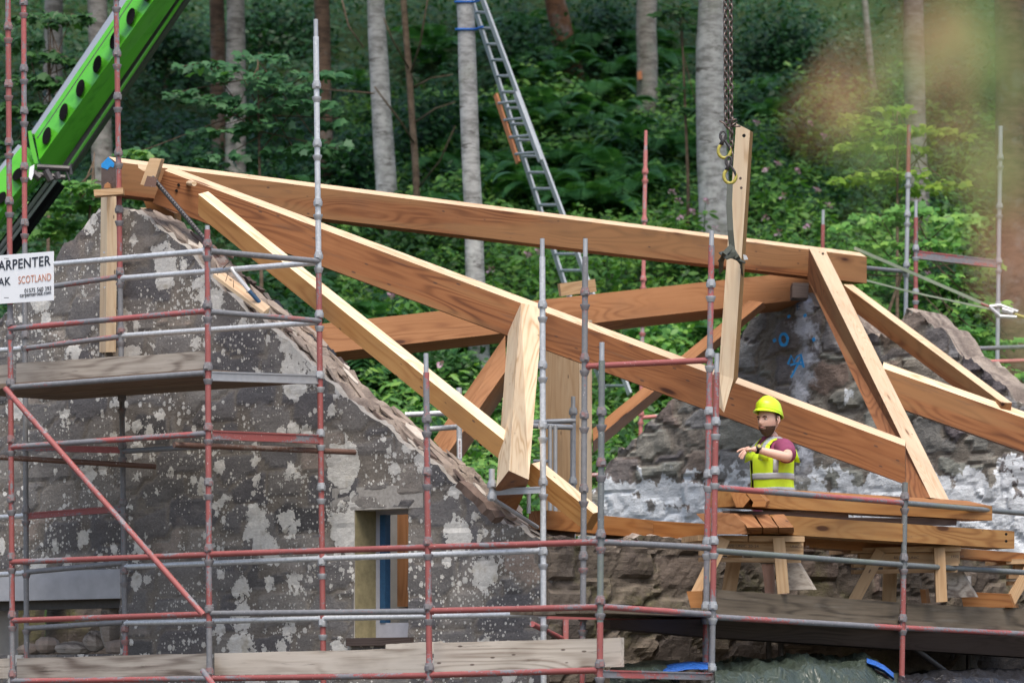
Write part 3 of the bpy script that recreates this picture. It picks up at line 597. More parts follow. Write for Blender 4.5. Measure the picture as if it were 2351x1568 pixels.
# hanging timber on the crane chain
A_ = [P(1690, 284, 274), P(1722, 300, 275), P(1729, 304, 268), P(1700, 290, 266)]; B_ = [P(1646, 921, 274), P(1664, 905, 275), P(1677, 912, 268), P(1660, 925, 266)]
Mid = [P(1650, 858, 274), P(1684, 870, 275), P(1694, 868, 268), P(1662, 860, 266)]
mb = MB(); mb.quadloft(A_, Mid, capB=False, mids=[0, 1, 0, 0, 0]); mb.quadloft(Mid, [P(1648, 930, 274), P(1662, 947, 275), P(1674, 905, 268), P(1658, 905, 266)], capA=False, mids=[0, 1, 0, 0, 1])
hang = tag(mb.build('hanging_timber', [M['cream'], M['honey']], M=frame(P(1688, 600, 272), P(1690, 284, 274) - P(1655, 900, 274), Vector((0, -1, 0)))), 'pale timber hanging upright from the crane chain in a dark sling', 'beam')
hole(P(1708, 312, 275.5), .015, Vector((0, 1, 0)), hang)
for x, y in ((1700, 410), (1702, 432)): hole(P(x, y, 275.5), .012, Vector((0, 1, 0)), hang, 'bearer', 'knot')
# timbers stacked on the trestles, wall plate
STK = 'timbers stacked on the trestles'
top = timber('stacked_timber', (1690, 1127, 280), (2278, 1162, 260), .28, .125, mats=('honey', 'deep'), bev=.06, label='topmost stacked timber just below the worker, with a notched left end', group=STK)
def chevron(x, y, s, wpx, hpx, name, parent, mat='deep'):
    q = [(x, y), (x + wpx * .62, y), (x + wpx, y + hpx * .62), (x + wpx * .93, y + hpx), (x + wpx * .3, y + hpx), (x + wpx * .36, y + hpx * .66)]
    A = [P(a, b, s) for a, b in q]; Bk = [P(a + 8, b - 2, s - 5) for a, b in q]; return MB().quadloft(A, Bk).build(name, M[mat], parent)
mb = MB(); q = [(1676, 1128), (1706, 1128), (1722, 1145), (1706, 1164), (1690, 1164)]; tag(mb.quadloft([P(a, b, 282) for a, b in q], [P(a + 14, b, 276) for a, b in q]).build('notched_timber_end', M['deep'], M=frame(P(1700, 1145, 282), Vector((1, .8, 0)))), 'short timber with a splayed end next to the topmost stacked timber', 'beam', STK)
chevron(1712, 1131, 282, 48, 32, 'notch', top)
timber('bearer', (1676, 1172, 280), (1948, 1178, 270.5), .08, .06, mats=('bearer', 'bearer'), label='dark packing batten between the stacked timbers, left one', cat='batten')
timber('bearer', (1875, 1187, 273), (2196, 1190, 262.3), .08, .06, mats=('bearer', 'bearer'), label='dark packing batten between the stacked timbers, right one', cat='batten')
mid = timber('stacked_timber', (1768, 1181, 281), (2329, 1219, 261), .30, .155, mats=('honey', 'honey'), label='longest yellowish stacked timber resting on the trestles, two holes at its right end', group=STK, endmat='honey')
for x, y in ((2310, 1226), (2310, 1242)): hole(P(x, y, 266.5), .012, Vector((0, 1, 0)), mid)
q = [(1598, 1179), (1684, 1179), (1712, 1204), (1716, 1226), (1640, 1226), (1618, 1200)]
tag(MB().quadloft([P(a, b, 283) for a, b in q], [P(a + 60, b - 4, 273) for a, b in q]).build('stacked_timber', M['orange2'], M=frame(P(1660, 1200, 285), Vector((1, .9, 0)))), 'reddish stacked timber with a pointed left end beside the scaffold standards', 'beam', STK)
for i, x in enumerate((1696, 1733, 1769)):
    e = empty('stacked_timber', P(x + 60, 1205, 284), ['notched timber end in the trestle stack, leftmost of three', 'notched timber end in the trestle stack, middle of three', 'notched timber end in the trestle stack, rightmost of three'][i], 'beam', STK); s0 = 283.5 - i * .4
    up_ = [P(x, 1181, s0 - 2.2), P(x + 31, 1180, s0 - 2.4), P(x + 53, 1210, s0), P(x + 20, 1211, s0 + .2)]; MB().quadloft(up_, [p + Vector((.02, .22, -.03)) for p in up_]).build('upper_cheek', M['orange2'], e, M=frame(up_[0], up_[2] - up_[0]))
    lw = [P(x + 20, 1211.6, s0 + .2), P(x + 53, 1210.6, s0), P(x + 52, 1226, s0 - 3.0), P(x + 19, 1227, s0 - 2.8)]; MB().quadloft(lw, [p + Vector((.02, .22, .0)) for p in lw]).build('lower_cheek', M['deep'], e, M=frame(lw[0], lw[1] - lw[0]))
timber('stacked_timber', (1850, 1232, 273), (2420, 1274, 250), .2, .085, mats=('deep', 'deep'), label='dark reddish timber under the yellow one, reaching the right picture edge', group=STK)
timber('wall_plate', (1256, 1171, 279), (1500, 1194, 272), .22, .155, mats=('deep', 'deep'), roll=0, endmat='orange2', label='reddish wall plate lying on the side wall, upper left piece', cat='beam')
timber('wall_plate', (1500, 1195, 271.5), (1640, 1203, 268), .22, .16, mats=('deep', 'deep'), label='reddish wall plate on the side wall ending behind the stacked timbers', cat='beam')
timber('timber_board', (1275, 1213, 276), (1320, 1214, 276), .1, .1, mats=('slate2', 'slate2'), label='dark stone packer on the wall head below the wall plate', cat='block')
# post nailed to the near gable with a bearer on top; batten on the skew
A_ = [P(232, 436, 257), P(246, 436, 258.5), P(270, 437, 258), P(266, 436, 254), P(236, 436, 253.5)]; B_ = [P(228, 809, 257), P(243, 809, 258.5), P(266, 808, 258), P(262, 808, 254), P(232, 808, 253.5)]
prop = tag(MB().quadloft(A_, B_, mids=[0, 0, 1, 0, 0, 0]).build('ridge_prop', [M['cream'], M['orange2']], M=frame((A_[0] + B_[0]) / 2, Vector((0, 0, 1)))), 'pale softwood prop nailed to the front of the gable under the ridge end', 'post')
for x, y in ((239, 580), (260, 590), (240, 660), (258, 740)): hole(P(x, y, 259), .008, Vector((0, 1, 0)), prop, 'galv', 'nail_head')
timber('cap_board', (215, 436, 262), (282, 431, 262), .12, .055, mats=('trestle', 'cream'), label='small flat bearer on top of the softwood prop', cat='board')
MB().quadloft([P(x, y, 260.5) for x, y in ((238, 432), (240, 424), (246, 419), (252, 424), (254, 432))], [P(x + 4, y, 256) for x, y in ((238, 432), (240, 424), (246, 419), (252, 424), (254, 432))]).build('wedge', M['orange2'], prop)
bat = timber('batten', (490, 629, 264), (606, 716, 269), .05, .03, bev=.05, mats=('cream', 'pale'), label='pale splintered batten with bent nails lying on the gable skew', cat='batten')
for i in range(6):
    p = P(500 + i * 18, 632 + i * 14, 266); MB().tube(p, p + Vector((random.uniform(-.02, .02), -.01, .06)), .003, 5).build('nail', M['rust'], bat)
# steel push-pull prop from the ridge down to the skew with its timber cleat
cl = empty('timber_cleat', P(345, 400, 262), 'two nailed timber offcuts gripping the ridge at the head of the steel prop', 'block')
MB().quadloft([P(x, y, 263.5) for x, y in ((344, 363), (370, 366), (350, 428), (322, 424))], [P(x + 8, y, 258.6) for x, y in ((344, 363), (370, 366), (350, 428), (322, 424))]).build('cleat_block', M['trestle'], cl)
MB().quadloft([P(x, y, 261) for x, y in ((316, 376), (345, 380), (345, 388), (330, 394), (318, 386))], [P(x + 6, y, 259) for x, y in ((316, 376), (345, 380), (345, 388), (330, 394), (318, 386))]).build('cleat_block', M['cream'], cl)
pp = empty('push_pull_prop', P(610, 712, 268), 'perforated dark steel prop slanting from the ridge down to the gable skew', 'prop')
a, b, c = P(350, 408, 264), P(505, 590, 268), P(616, 716, 268); ax = (b - a).normalized()
mb = MB().tube(a, b, .020, 10); mb.build('inner_tube', M['steel_dark'], pp, smooth=True, angle=40)
mb = MB()
for i in range(30): q = a.lerp(b, .05 + i * .03); mb.tube(q + Vector((0, -.0215, .004)), q + Vector((0, -.018, .004)), .007, 6)
mb.build('holes', M['black'], pp)
MB().tube(P(530, 615, 268), P(572, 668, 268), .018, 10).build('white_sleeve', M['white_pl'], pp, smooth=True, angle=40); MB().tube(P(572, 668, 268), c, .019, 10).build('blue_sleeve', M['bluedark'], pp, smooth=True, angle=40)
mb = MB(); g = P(505, 592, 268); mb.cbox(g, ax * .2, Vector((0, .08, 0)), Vector((.05, 0, .05))); mb.tube(g + Vector((-.06, -.03, .09)), g + Vector((.06, -.03, -.05)), .022, 8); mb.tube(g + Vector((.0, -.03, .06)), g + Vector((.12, -.03, .0)), .018, 8); mb.build('screw_collar', M['rust'], pp)
mb = MB(); mb.quadloft([P(x, y, 265) for x, y in ((338, 404), (360, 408), (358, 430), (330, 428))], [P(x, y, 263.7) for x, y in ((338, 404), (360, 408), (358, 430), (330, 428))]); mb.build('head_plate', M['rust'], pp)

# ---------------------------------------------------------------- crane boom, chain sling, hooks
boom = empty('crane_boom', P(60, 560, 208), 'bright green telescopic crane boom with round lightening holes crossing the upper left corner', 'crane')
bd = (P(440, -60, 214) - P(100, 430, 208)).normalized()
def boom_sec(poly_lo, poly_hi, s0, s1, mids, name, mats):
    return MB().quadloft([P(x, y, s0 + ds) for x, y, ds in poly_lo], [P(x, y, s1 + ds) for x, y, ds in poly_hi], mids=mids).build(name, mats, boom)
lo = [(70, 305, -6), (79, 309, 0), (90, 368, 1.5), (95, 378, 1), (138, 386, -1), (142, 384, -7), (95, 312, -12)]
hi = [(374, -145, -6), (388, -140, 0), (450, -135, 1.5), (458, -132, 1), (498, -135, -1), (502, -138, -7), (404, -143, -12)]
boom_sec(lo, hi, 212, 214, [1, 0, 0, 0, 0, 0, 1, 0], 'boom_section', [M['crane'], M['galv_dull']])
lo2 = [(42, 332, -6), (50, 336, 0), (80, 392, 1), (88, 401, .5), (108, 398, -2), (66, 340, -10)]
hi2 = [(x - 240, y + 288, ds) for x, y, ds in lo2]
boom_sec(lo2, hi2, 209, 209, [1, 0, 0, 0, 0, 1, 0], 'boom_section', [M['crane'], M['galv_dull']])
ru = Vector((.567, -.823))
for k in range(7):
    cx, cy = 107 + k * 38.6, 312 - k * 54.7; sk = 213.6 + k * .25; pts = []
    for t in np.linspace(0, 2 * math.pi, 15)[:-1]: pts.append((cx + 9.3 * math.cos(t) - 4 * math.sin(t), cy + 20 * math.sin(t)))
    MB().quadloft([P(x, y, sk) for x, y in pts], [P(x, y, sk - 2) for x, y in pts]).build('lightening_hole', M['black'], boom)
for cx, cy in ((40, 400), (2, 455)):
    pts = [(cx + ru.x * 17 * math.cos(t) + 8 * math.sin(t), cy + ru.y * 17 * math.cos(t) + 5 * math.sin(t)) for t in np.linspace(0, 2 * math.pi, 15)[:-1]]
    MB().quadloft([P(x, y, 210.4) for x, y in pts], [P(x, y, 208) for x, y in pts]).build('lightening_hole', M['black'], boom)
# hose track under the boom: black band with a lime line
def band(x0, y0, x1, y1, w, s, name, mat, thick=.1):
    d = Vector((x1 - x0, y1 - y0)).normalized(); nx, ny = -d.y * w, d.x * w
    if nx < 0: nx, ny = -nx, -ny
    q = [(x0, y0), (x1, y1), (x1 + nx, y1 + ny), (x0 + nx, y0 + ny)]
    A = [P(x, y, s) for x, y in q]; return MB().quadloft(A, [p + Vector((0.02, thick, 0)) for p in A]).build(name, M[mat], boom)
MB().quadloft([P(x, y, 215.2) for x, y in ((84, 318), (86, 319.5), (330, -37), (328, -38))], [P(x, y, 214.6) for x, y in ((84, 318), (86, 319.5), (330, -37), (328, -38))]).build('weld_seam', M['steel_dark'], boom)
band(139, 386, 496, -140, 22, 211.0, 'cable_track', 'steel_dark', .15); band(150, 388, 508, -140, 3.0, 211.6, 'lime_line', 'crane', .02)
band(-100, 690, 112, 402, 36, 206, 'ram_cylinder', 'black', .2); band(-96, 690, 116, 404, 5, 206.6, 'ram_edge', 'galv_dull', .03); band(-82, 690, 130, 406, 3, 206.6, 'ram_edge', 'galv_dull', .03)
mb = MB()
for a, b, r in (((86, 384), (160, 388), .035), ((82, 400), (150, 408), .03), ((160, 380), (163, 402), .02), ((152, 392), (160, 416), .012), ((164, 376), (160, 392), .012), ((75, 396), (92, 410), .045), ((105, 392), (118, 416), .05), ((130, 396), (135, 412), .04)):
    mb.tube(P(*a, 214), P(*b, 214), r, 8)
mb.build('collar_fittings', M['steel_dark'], boom)
MB().quadloft([P(x, y, 213.5) for x, y in ((64, 302), (72, 300), (78, 330), (88, 374), (80, 378), (70, 345))], [P(x, y, 210) for x, y in ((64, 302), (72, 300), (78, 330), (88, 374), (80, 378), (70, 345))]).build('collar', M['crane'], boom)
MB().quadloft([P(x, y, 215) for x, y in ((68, 384), (79, 378), (77, 400), (72, 414), (66, 408))], [P(x, y, 213) for x, y in ((68, 384), (79, 378), (77, 400), (72, 414), (66, 408))]).build('white_bracket', M['white_pl'], boom)

def link(mb, c, ax, side, l, w, r):
    pts = []
    for i in range(10):
        t = 2 * math.pi * i / 10; pts.append(c + ax * (math.cos(t) * l) + side * (math.sin(t) * w))
    pts.append(pts[0]); mb.chain(pts, r, 5, caps=False)
def chain_obj(x0, y0, x1, y1, s, label, group=None):
    a, b = P(x0, y0, s), P(x1, y1, s); ax = (b - a).normalized(); n = int((b - a).length / .046); mb = MB(); rt = Vector((ax.z, 0, -ax.x)).normalized()
    for i in range(n):
        c = a.lerp(b, (i + .5) / n); an = math.radians(40 + 90 * (i % 2) + 8 * math.sin(i)); sv = rt * math.cos(an) + Vector((0, 1, 0)) * math.sin(an)
        link(mb, c, ax, sv, .033, .017, .0075)
    return tag(mb.build('lifting_chain', M['chain'], smooth=True), label, 'chain', group)
M['chain'] = flat('oiled_chain_steel', (.15, .115, .10), .35, .7, .35, 30)
chain_obj(1665, -40, 1667, 288, 276, 'left leg of the pair of crane chains, ending at the empty hook'); chain_obj(1677, -40, 1679, 365, 277, 'right leg of the pair of crane chains, carrying the hanging timber')
mb = MB(); g = P(1674, 284, 277)
for i in range(7): link(mb, g + Vector((random.uniform(-.05, .09), -.02, random.uniform(-.07, .05))), Vector((random.uniform(-1, 1), .2, random.uniform(-1, 1))).normalized(), Vector((.3, 1, .2)).normalized(), .033, .017, .0075)
tag(mb.build('chain_bunch', M['chain'], smooth=True), 'bunched chain links where the two crane chains meet', 'chain')
def hook(x, y, s, h, label):
    e = empty('lifting_hook', P(x, y, s), label, 'hook'); c = P(x, y, s); r = h * .30; pts = []
    for i in range(12):
        t = math.radians(115 + i * 25.5); pts.append(c + Vector((math.cos(t) * r, 0, math.sin(t) * r * 1.15)))
    MB().chain(pts, [.010] + [.014] * 9 + [.011, .008], 8).build('hook_body', M['yellow'], e, smooth=True)
    MB().chain([c + Vector((-.01, 0, h * .75)), c + Vector((-.012, 0, h * .52)), c + Vector((-r * .5, 0, h * .30))], [.02, .013, .02], 8).build('shank', M['steel_dark'], e, smooth=True)
    MB().chain([c + Vector((.004, -.006, h * .5)), c + Vector((r * .75, -.006, h * .2)), c + Vector((r * .95, -.004, 0))], [.012, .012, .008], 6).build('latch', M['steel_dark'], e)
    mb = MB(); link(mb, c + Vector((-.01, 0, h * .72)), Vector((0, 0, 1)), Vector((1, 0, 0)), .04, .026, .010); mb.build('eye', M['steel_dark'], e, smooth=True)
hook(1663, 347, 278, .17, 'yellow lifting hook hanging free on the left crane chain'); hook(1676, 405, 279, .17, 'yellow lifting hook holding the dark sling of the hanging timber')
sl = empty('lifting_sling', P(1680, 590, 279), 'dark green webbing sling choked round the hanging timber', 'sling')
def strap(pts, w, name, parent, mat='webbing', th=.006):
    pts = [Vector(p) for p in pts]; mb = MB(); rings = []
    for i, p in enumerate(pts):
        t = (pts[min(i + 1, len(pts) - 1)] - pts[max(0, i - 1)]).normalized(); sd_ = t.cross(Vector((0, 1, 0))).normalized(); nn = sd_.cross(t)
        rings.append([p + sd_ * w / 2 + nn * th, p - sd_ * w / 2 + nn * th, p - sd_ * w / 2 - nn * th, p + sd_ * w / 2 - nn * th])
    for i in range(len(rings) - 1): mb.quadloft(rings[i], rings[i + 1], i == 0, i == len(rings) - 2)
    return mb.build(name, M[mat], parent)
strap([P(1676, 422, 279), P(1674, 470, 280), P(1677, 530, 281), P(1682, 585, 281)], .048, 'sling_leg', sl)
strap([P(1680, 565, 282), P(1664, 582, 283), P(1656, 600, 281), P(1655, 625, 276)], .04, 'sling_leg', sl); strap([P(1678, 568, 282), P(1692, 590, 283), P(1702, 605, 281), P(1703, 632, 270)], .04, 'sling_leg', sl)
strap([P(1654, 603, 277), P(1664, 583, 282), P(1685, 588, 283), P(1700, 597, 282), P(1706, 600, 272)], .05, 'sling_band', sl); strap([P(1655, 580, 280), P(1670, 592, 283.5), P(1690, 582, 283.5)], .035, 'sling_band', sl)
MB().quadloft([P(x, y, 281) for x, y in ((1706, 584), (1714, 587), (1718, 596), (1708, 597))], [P(x, y, 279) for x, y in ((1706, 584), (1714, 587), (1718, 596), (1708, 597))]).build('tag', M['reflect'], sl)
# ratchet strap from the ridge end to the rear scaffold
rs = empty('ratchet_strap', P(1965, 572, 213), 'pale green ratchet strap running from the ridge end to the rear scaffold standard', 'strap')
strap([P(1962, 570, 213), P(2120, 638, 209), P(2282, 708, 206)], .035, 'webbing', rs, 'paleweb'); strap([P(1985, 643, 213), P(2090, 670, 209), P(2285, 712, 206)], .02, 'webbing', rs, 'paleweb')
mb = MB(); mb.chain([P(2272, 704, 207), P(2296, 701, 207), P(2336, 716, 207), P(2334, 728, 207), P(2296, 726, 207), P(2272, 704, 207)], .022, 8); mb.tube(P(2300, 710, 207), P(2325, 718, 207), .03, 8); mb.build('ratchet', M['galv'], rs)
MB().chain([P(2330, 722, 207), P(2352, 729, 207), P(2420, 760, 206)], .02, 6).build('webbing', M['yellow'], rs); MB().tube(P(2252, 697, 207), P(2270, 704, 207), .014, 6).build('strap_end', M['red'], rs)
# ---------------------------------------------------------------- scaffolding (cup-lock)
SG = 'upright scaffold standards'
def cup(c, ax, parent, mat, kind):
    prof = [(-.030, .0245), (-.029, .035), (-.012, .039), (.014, .038), (.017, .032), (.036, .030), (.037, .0245)] if kind else [(-.026, .0245), (-.025, .028), (-.008, .033), (.008, .040), (.020, .040), (.022, .0245)]
    mb = MB(); mb.chain([c + ax * z for z, r in prof], [r for z, r in prof], 12)
    if kind: mb.cbox(c + Vector((random.uniform(-.014, .014), -.037, .008)), Vector((.028, 0, 0)), Vector((0, .02, 0)), Vector((0, 0, .05)))
    return mb.build('cup_joint', mat, parent, smooth=True, angle=35)
def standard(label, top, bot, s, segs, cups, spigot=0, cupmat='cast', ground=True, pair=True):
    # segs: [(y_start, material), ...] from the top down
    t3, b3 = P(*top, s), P(*bot, s); ax = (t3 - b3).normalized()
    g3 = b3 - ax * (b3.z / ax.z) if ground else b3
    e = empty('scaffold_standard', g3, label, 'scaffold pole', SG)
    at = lambda y: t3 + (b3 - t3) * ((y - top[1]) / (bot[1] - top[1]))
    ys = [top[1] + spigot] + [q[0] for q in segs[1:]] + [None]
    for i, (y, m) in enumerate(segs):
        p0 = at(ys[i]); p1 = g3 if ys[i + 1] is None else at(ys[i + 1])
        MB().tube(p0, p1, .0242 if i == 0 else .0243, 14).build('tube', M[m], e, smooth=True, angle=40, M=frame((p0 + p1) / 2, p0 - p1))
    if spigot: MB().tube(t3, at(top[1] + spigot + 6), .019, 12).build('spigot', M['galv_dull' if segs[0][1] != 'pink' else 'pink'], e, smooth=True, angle=40)
    for y in cups:
        cup(at(y), ax, e, M[cupmat], 1)
        if pair: cup(at(y) - ax * .118, ax, e, M[cupmat], 0)
    return e
def rng(a, b, n): return [a + (b - a) * i / (n - 1) for i in range(n)]
S = {}
S[1] = standard('red standard at the left edge in front of the white sign', (18, -60), (29, 1568), 268, [(0, 'red'), (700, 'redgrey'), (820, 'red'), (1440, 'grey')], [-72, 62, 194, 327, 462, 742, 878, 1009, 1145, 1278, 1411, 1547])
S[2] = standard('worn red standard behind the white sign, second from the left', (54, -60), (61, 1500), 256, [(0, 'redgrey'), (560, 'grey')], [-60, 6, 158, 255, 383, 512, 770, 1022, 1170, 1290, 1420])
S[3] = standard('red standard passing in front of the ridge end and the softwood prop', (266, -60), (288, 1505), 261, [(0, 'red'), (640, 'grey'), (800, 'grey'), (1010, 'grey'), (1445, 'redgrey')], [-8, 123, 222, 351, 482, 624, 758, 913, 1024, 1153, 1310, 1443], pair=True)
S[4] = standard('red standard in the middle of the lichen gable carrying the toe board end', (476, 518), (481, 1568), 282, [(0, 'red'), (575, 'red'), (1440, 'grey')], [560, 700, 842, 981, 1107, 1258, 1398, 1542], spigot=10)
S[5] = standard('tallest standard, bright galvanised above and red below', (725, 45), (742, 1500), 273, [(0, 'galv'), (625, 'red')], [196, 330, 466, 588, 722, 862, 995, 1118, 1290, 1430], spigot=40, cupmat='galv_dull')
S[6] = standard('red standard beside the gable window with a short spigot on top', (978, 811), (986, 1568), 296, [(0, 'redgrey'), (960, 'red'), (1500, 'redgrey')], [962, 1083, 1243, 1392, 1532], spigot=44)
S[7] = standard('bright galvanised standard at the corner of the lichen gable', (1245, 548), (1248, 1490), 284, [(0, 'galv')], [700, 838, 976, 1106, 1266, 1406], spigot=42, cupmat='galv_dull')
S[8] = standard('dull steel standard just right of the bright galvanised corner one', (1344, 548), (1338, 1490), 284, [(0, 'grey'), (1390, 'redgrey')], [671, 822, 953, 1122, 1276, 1418], spigot=42)
S[9] = standard('dull steel standard with a red foot where the big toe board ends', (1382, 786), (1377, 1568), 306, [(0, 'greygreen'), (1428, 'red')], [945, 1062, 1226, 1378, 1524], spigot=42)
S[10] = standard('tall red standard left of the hanging timber', (1634, 530), (1619, 1545), 288, [(0, 'redgrey'), (1420, 'redgrey')], [652, 812, 944, 1088, 1243, 1391, 1530], spigot=34, cupmat='galv_dull')
S[11] = standard('shorter red standard doubled up against the tall one', (1646, 811), (1634, 1545), 292, [(0, 'red'), (1400, 'grey')], [968, 1081, 1241, 1391, 1533], spigot=44, cupmat='galv_dull')
S[12] = standard('standard in front of the stacked timbers, grey above and red below', (2078, 1107), (2070, 1568), 270, [(0, 'greygreen'), (1328, 'red')], [1140, 1280, 1419, 1560])
S[13] = standard('faded pink standard behind the roof frame, left of the chain', (1483, 300), (1470, 1040), 196, [(0, 'pink')], [394, 505, 640, 745, 950], spigot=44, cupmat='pink')
S[14] = standard('short red standard top showing above the ridge beam', (1890, 482), (1886, 760), 192, [(0, 'red')], [640], spigot=34)
S[15] = standard('grey standard with a red tip behind the strap, leftmost of the rear right group', (2087, 288), (2078, 800), 205, [(0, 'red'), (400, 'galv_dull')], [404, 492, 608], cupmat='galv_dull')
S[16] = standard('short red standard beside the far gable coping', (2103, 460), (2102, 760), 207, [(0, 'red')], [570, 670], spigot=40, cupmat='galv_dull')
S[17] = standard('grey rear standard in front of the brown trunk at the right edge', (2297, 290), (2289, 900), 204, [(0, 'galv_dull')], [362, 474, 600, 700, 850], cupmat='galv_dull')
S[18] = standard('short galvanised standard with a red printed sticker behind the gable skew', (1054, 890), (1056, 1300), 262, [(0, 'galv')], [950], pair=False, cupmat='galv_dull')
S[19] = standard('galvanised standard with a rounded collar behind the hip rafter', (1316, 910), (1315, 1300), 258, [(0, 'galv_dull')], [945, 1105], spigot=36, cupmat='galv_dull', pair=False)
S[20] = standard('small galvanised stub beside the angled end of the hip rafter', (1129, 1076), (1130, 1150), 287, [(0, 'galv_dull')], [1112, 1140], cupmat='galv_dull', ground=False, pair=False)
# sticker on the short standard
st = MB(); p = P(1055.5, 1030, 262); st.cbox(p + Vector((0, -.0245, 0)), Vector((.030, 0, 0)), Vector((0, .003, 0)), Vector((0, 0, .17))); st.build('sticker', M['white_pl'], S[18])
def text_obj(txt, w, h, mat, name, parent, M4, depth=.002, spacing=1.0, bold=0.0):
    cu = bpy.data.curves.new(name, 'FONT'); cu.body = txt; cu.extrude = .02; cu.space_character = spacing; cu.offset = bold; to = bpy.data.objects.new(name, cu); COL.objects.link(to)
    dg = bpy.context.evaluated_depsgraph_get(); me = bpy.data.meshes.new_from_object(to.evaluated_get(dg)); bpy.data.objects.remove(to); bpy.data.curves.remove(cu)
    co = np.array([v.co[:] for v in me.vertices]); lo, hi = co.min(0), co.max(0); sc = np.array([w / (hi[0] - lo[0]), h / (hi[1] - lo[1]), depth / max(1e-6, hi[2] - lo[2])])
    co = (co - lo) * sc; me.vertices.foreach_set('co', co.ravel()); me.materials.clear(); me.materials.append(mat); me.update()
    o = bpy.data.objects.new(name, me); COL.objects.link(o)
    o.parent = parent; o.matrix_basis = wmat(parent).inverted() @ M4
    return o
Mx = Matrix((Vector((0, 0, 1)), Vector((-1, 0, 0)), Vector((0, -1, 0)))).transposed().to_4x4(); Mx.translation = p + Vector((.008, -.0262, -.075)); text_obj('NO TOTAL UNIT', .15, .016, M['red'], 'lettering', S[18], Mx)

LG = 'horizontal scaffold tubes'
def ledger(label, a, b, mat, r=.0242, name='scaffold_ledger', ends=True, group=LG):
    A, B = P(*a), P(*b); ax = (B - A).normalized(); mb = MB().tube(A, B, r, 14)
    if ends:
        for q, sg in ((A, 1), (B, -1)): mb.cbox(q + ax * (.012 * sg), ax * .05, Vector((0, .016, 0)), Vector((0, 0, .062)))
    return tag(mb.build(name, M[mat], smooth=True, angle=35, M=frame((A + B) / 2, ax)), label, 'scaffold tube', group)
def channel(label, a, b, h, mat, w=.05, group=LG):
    A, B = P(*a), P(*b); ax = (B - A).normalized(); u_ = Vector((0, 0, 1)); sd_ = ax.cross(u_).normalized(); mb = MB()
    if sd_.y > 0: sd_ = -sd_
    L = (B - A)
    mb.box(A - u_ * h / 2, L, -sd_ * .004, u_ * h); mb.box(A + u_ * (h / 2 - .004) - sd_ * .004, L, -sd_ * w, u_ * .004); mb.box(A - u_ * h / 2 - sd_ * .004, L, -sd_ * w, u_ * .004)
    mb.box(A + u_ * (h / 2 - .012) + sd_ * .006, L, -sd_ * .006, u_ * .012); mb.box(A - u_ * (h / 2) + sd_ * .006, L, -sd_ * .006, u_ * .010)
    return tag(mb.build('scaffold_transom', M[mat], M=frame((A + B) / 2, ax)), label, 'scaffold bar', group)
ledger('bright galvanised guard rail, topmost, from the sign to the middle red standard', (20, 616, 268), (470, 577, 282), 'galv')
ledger('half red half grey mid rail under the white sign, ending at the middle red standard', (22, 755, 268), (474, 714, 282), 'redgrey')
ledger('grey ledger along the lower edge of the upper toe board', (25, 889, 268), (474, 856, 282), 'grey')
ledger('grey and red ledger below the upper platform, left bay', (26, 1026, 268), (476, 995, 282), 'redgrey')
ledger('red guard rail crossing the diagonal brace, lower left bay', (26, 1290, 268), (478, 1273, 282), 'red')
ledger('red guard rail above the galvanised one, passing the gable window', (482, 1272, 282), (980, 1256, 296), 'red')
ledger('red guard rail from the window to the red-footed steel standard', (984, 1256, 296), (1376, 1244, 306), 'red')
ledger('red rail meeting the foot of the diagonal brace', (28, 1424, 268), (478, 1409, 282), 'red')
ledger('grey mid rail in front of the window bottom', (484, 1408, 282), (980, 1403, 296), 'grey')
ledger('red mid rail above the big pale toe board', (988, 1402, 296), (1374, 1393, 306), 'red')
ledger('red bottom ledger under the leftmost lower toe board', (28, 1563, 268), (479, 1557, 282), 'redgrey'); ledger('red bottom ledger under the stained lower toe board', (483, 1557, 282), (984, 1550, 296), 'red'); ledger('red bottom ledger under the big pale toe board', (988, 1549, 296), (1374, 1538, 306), 'red')
ledger('grey transverse rail, topmost, between the middle red and the tallest standard', (482, 577, 282), (732, 600, 273), 'grey')
ledger('grey transverse mid rail with a red end below the topmost one', (482, 716, 282), (734, 737, 273), 'grey')
channel('bright galvanised channel at the end of the upper platform', (486, 863, 282), (734, 871, 273), .078, 'galv_dull')
channel('red channel between the middle red and the tallest standard', (488, 998, 282), (738, 1008, 273), .075, 'red')
ledger('rusty open ended tube poking out left of the middle red standard', (400, 1021, 280), (815, 1038, 271), 'rust', ends=False)
ledger('bright galvanised inner rail in front of the skew, upper', (279, 639, 261), (730, 603, 273), 'galv'); ledger('bright galvanised inner rail in front of the skew, lower', (281, 771, 261), (732, 740, 273), 'galv')
ledger('grey and red inner rail behind the softwood prop, upper', (57, 667, 256), (272, 636, 261), 'grey'); ledger('red inner rail behind the foot of the softwood prop', (58, 800, 256), (276, 773, 261), 'redgrey')
ledger('short galvanised tube leaving the picture at the left below the upper rails', (-90, 812, 252), (56, 800, 256), 'galv')
ledger('bright galvanised inner rail above the lintel end, left piece', (287, 1301, 261), (737, 1282, 273), 'galv'); ledger('bright galvanised inner rail crossing the gable window, right piece', (741, 1282, 273), (1244, 1264, 284), 'galv')
ledger('grey inner rail just above the concrete lintel', (60, 1313, 256), (283, 1292, 261), 'grey')
ledger('bright galvanised inner mid rail, left piece', (287, 1430, 261), (738, 1420, 273), 'galv'); ledger('bright galvanised inner mid rail below the window, right piece', (742, 1419, 273), (1245, 1409, 284), 'galv')
ledger('grey inner mid rail in front of the dark opening', (60, 1442, 256), (284, 1428, 261), 'grey')
channel('red inner channel behind the diagonal brace', (62, 1184, 256), (283, 1167, 261), .056, 'red'); channel('dark red inner channel under the upper platform', (40, 1027, 258), (280, 1033, 261), .055, 'redgrey')
ledger('grey inner tube right of the dark red channel', (284, 1036, 261), (470, 1024, 276), 'grey')
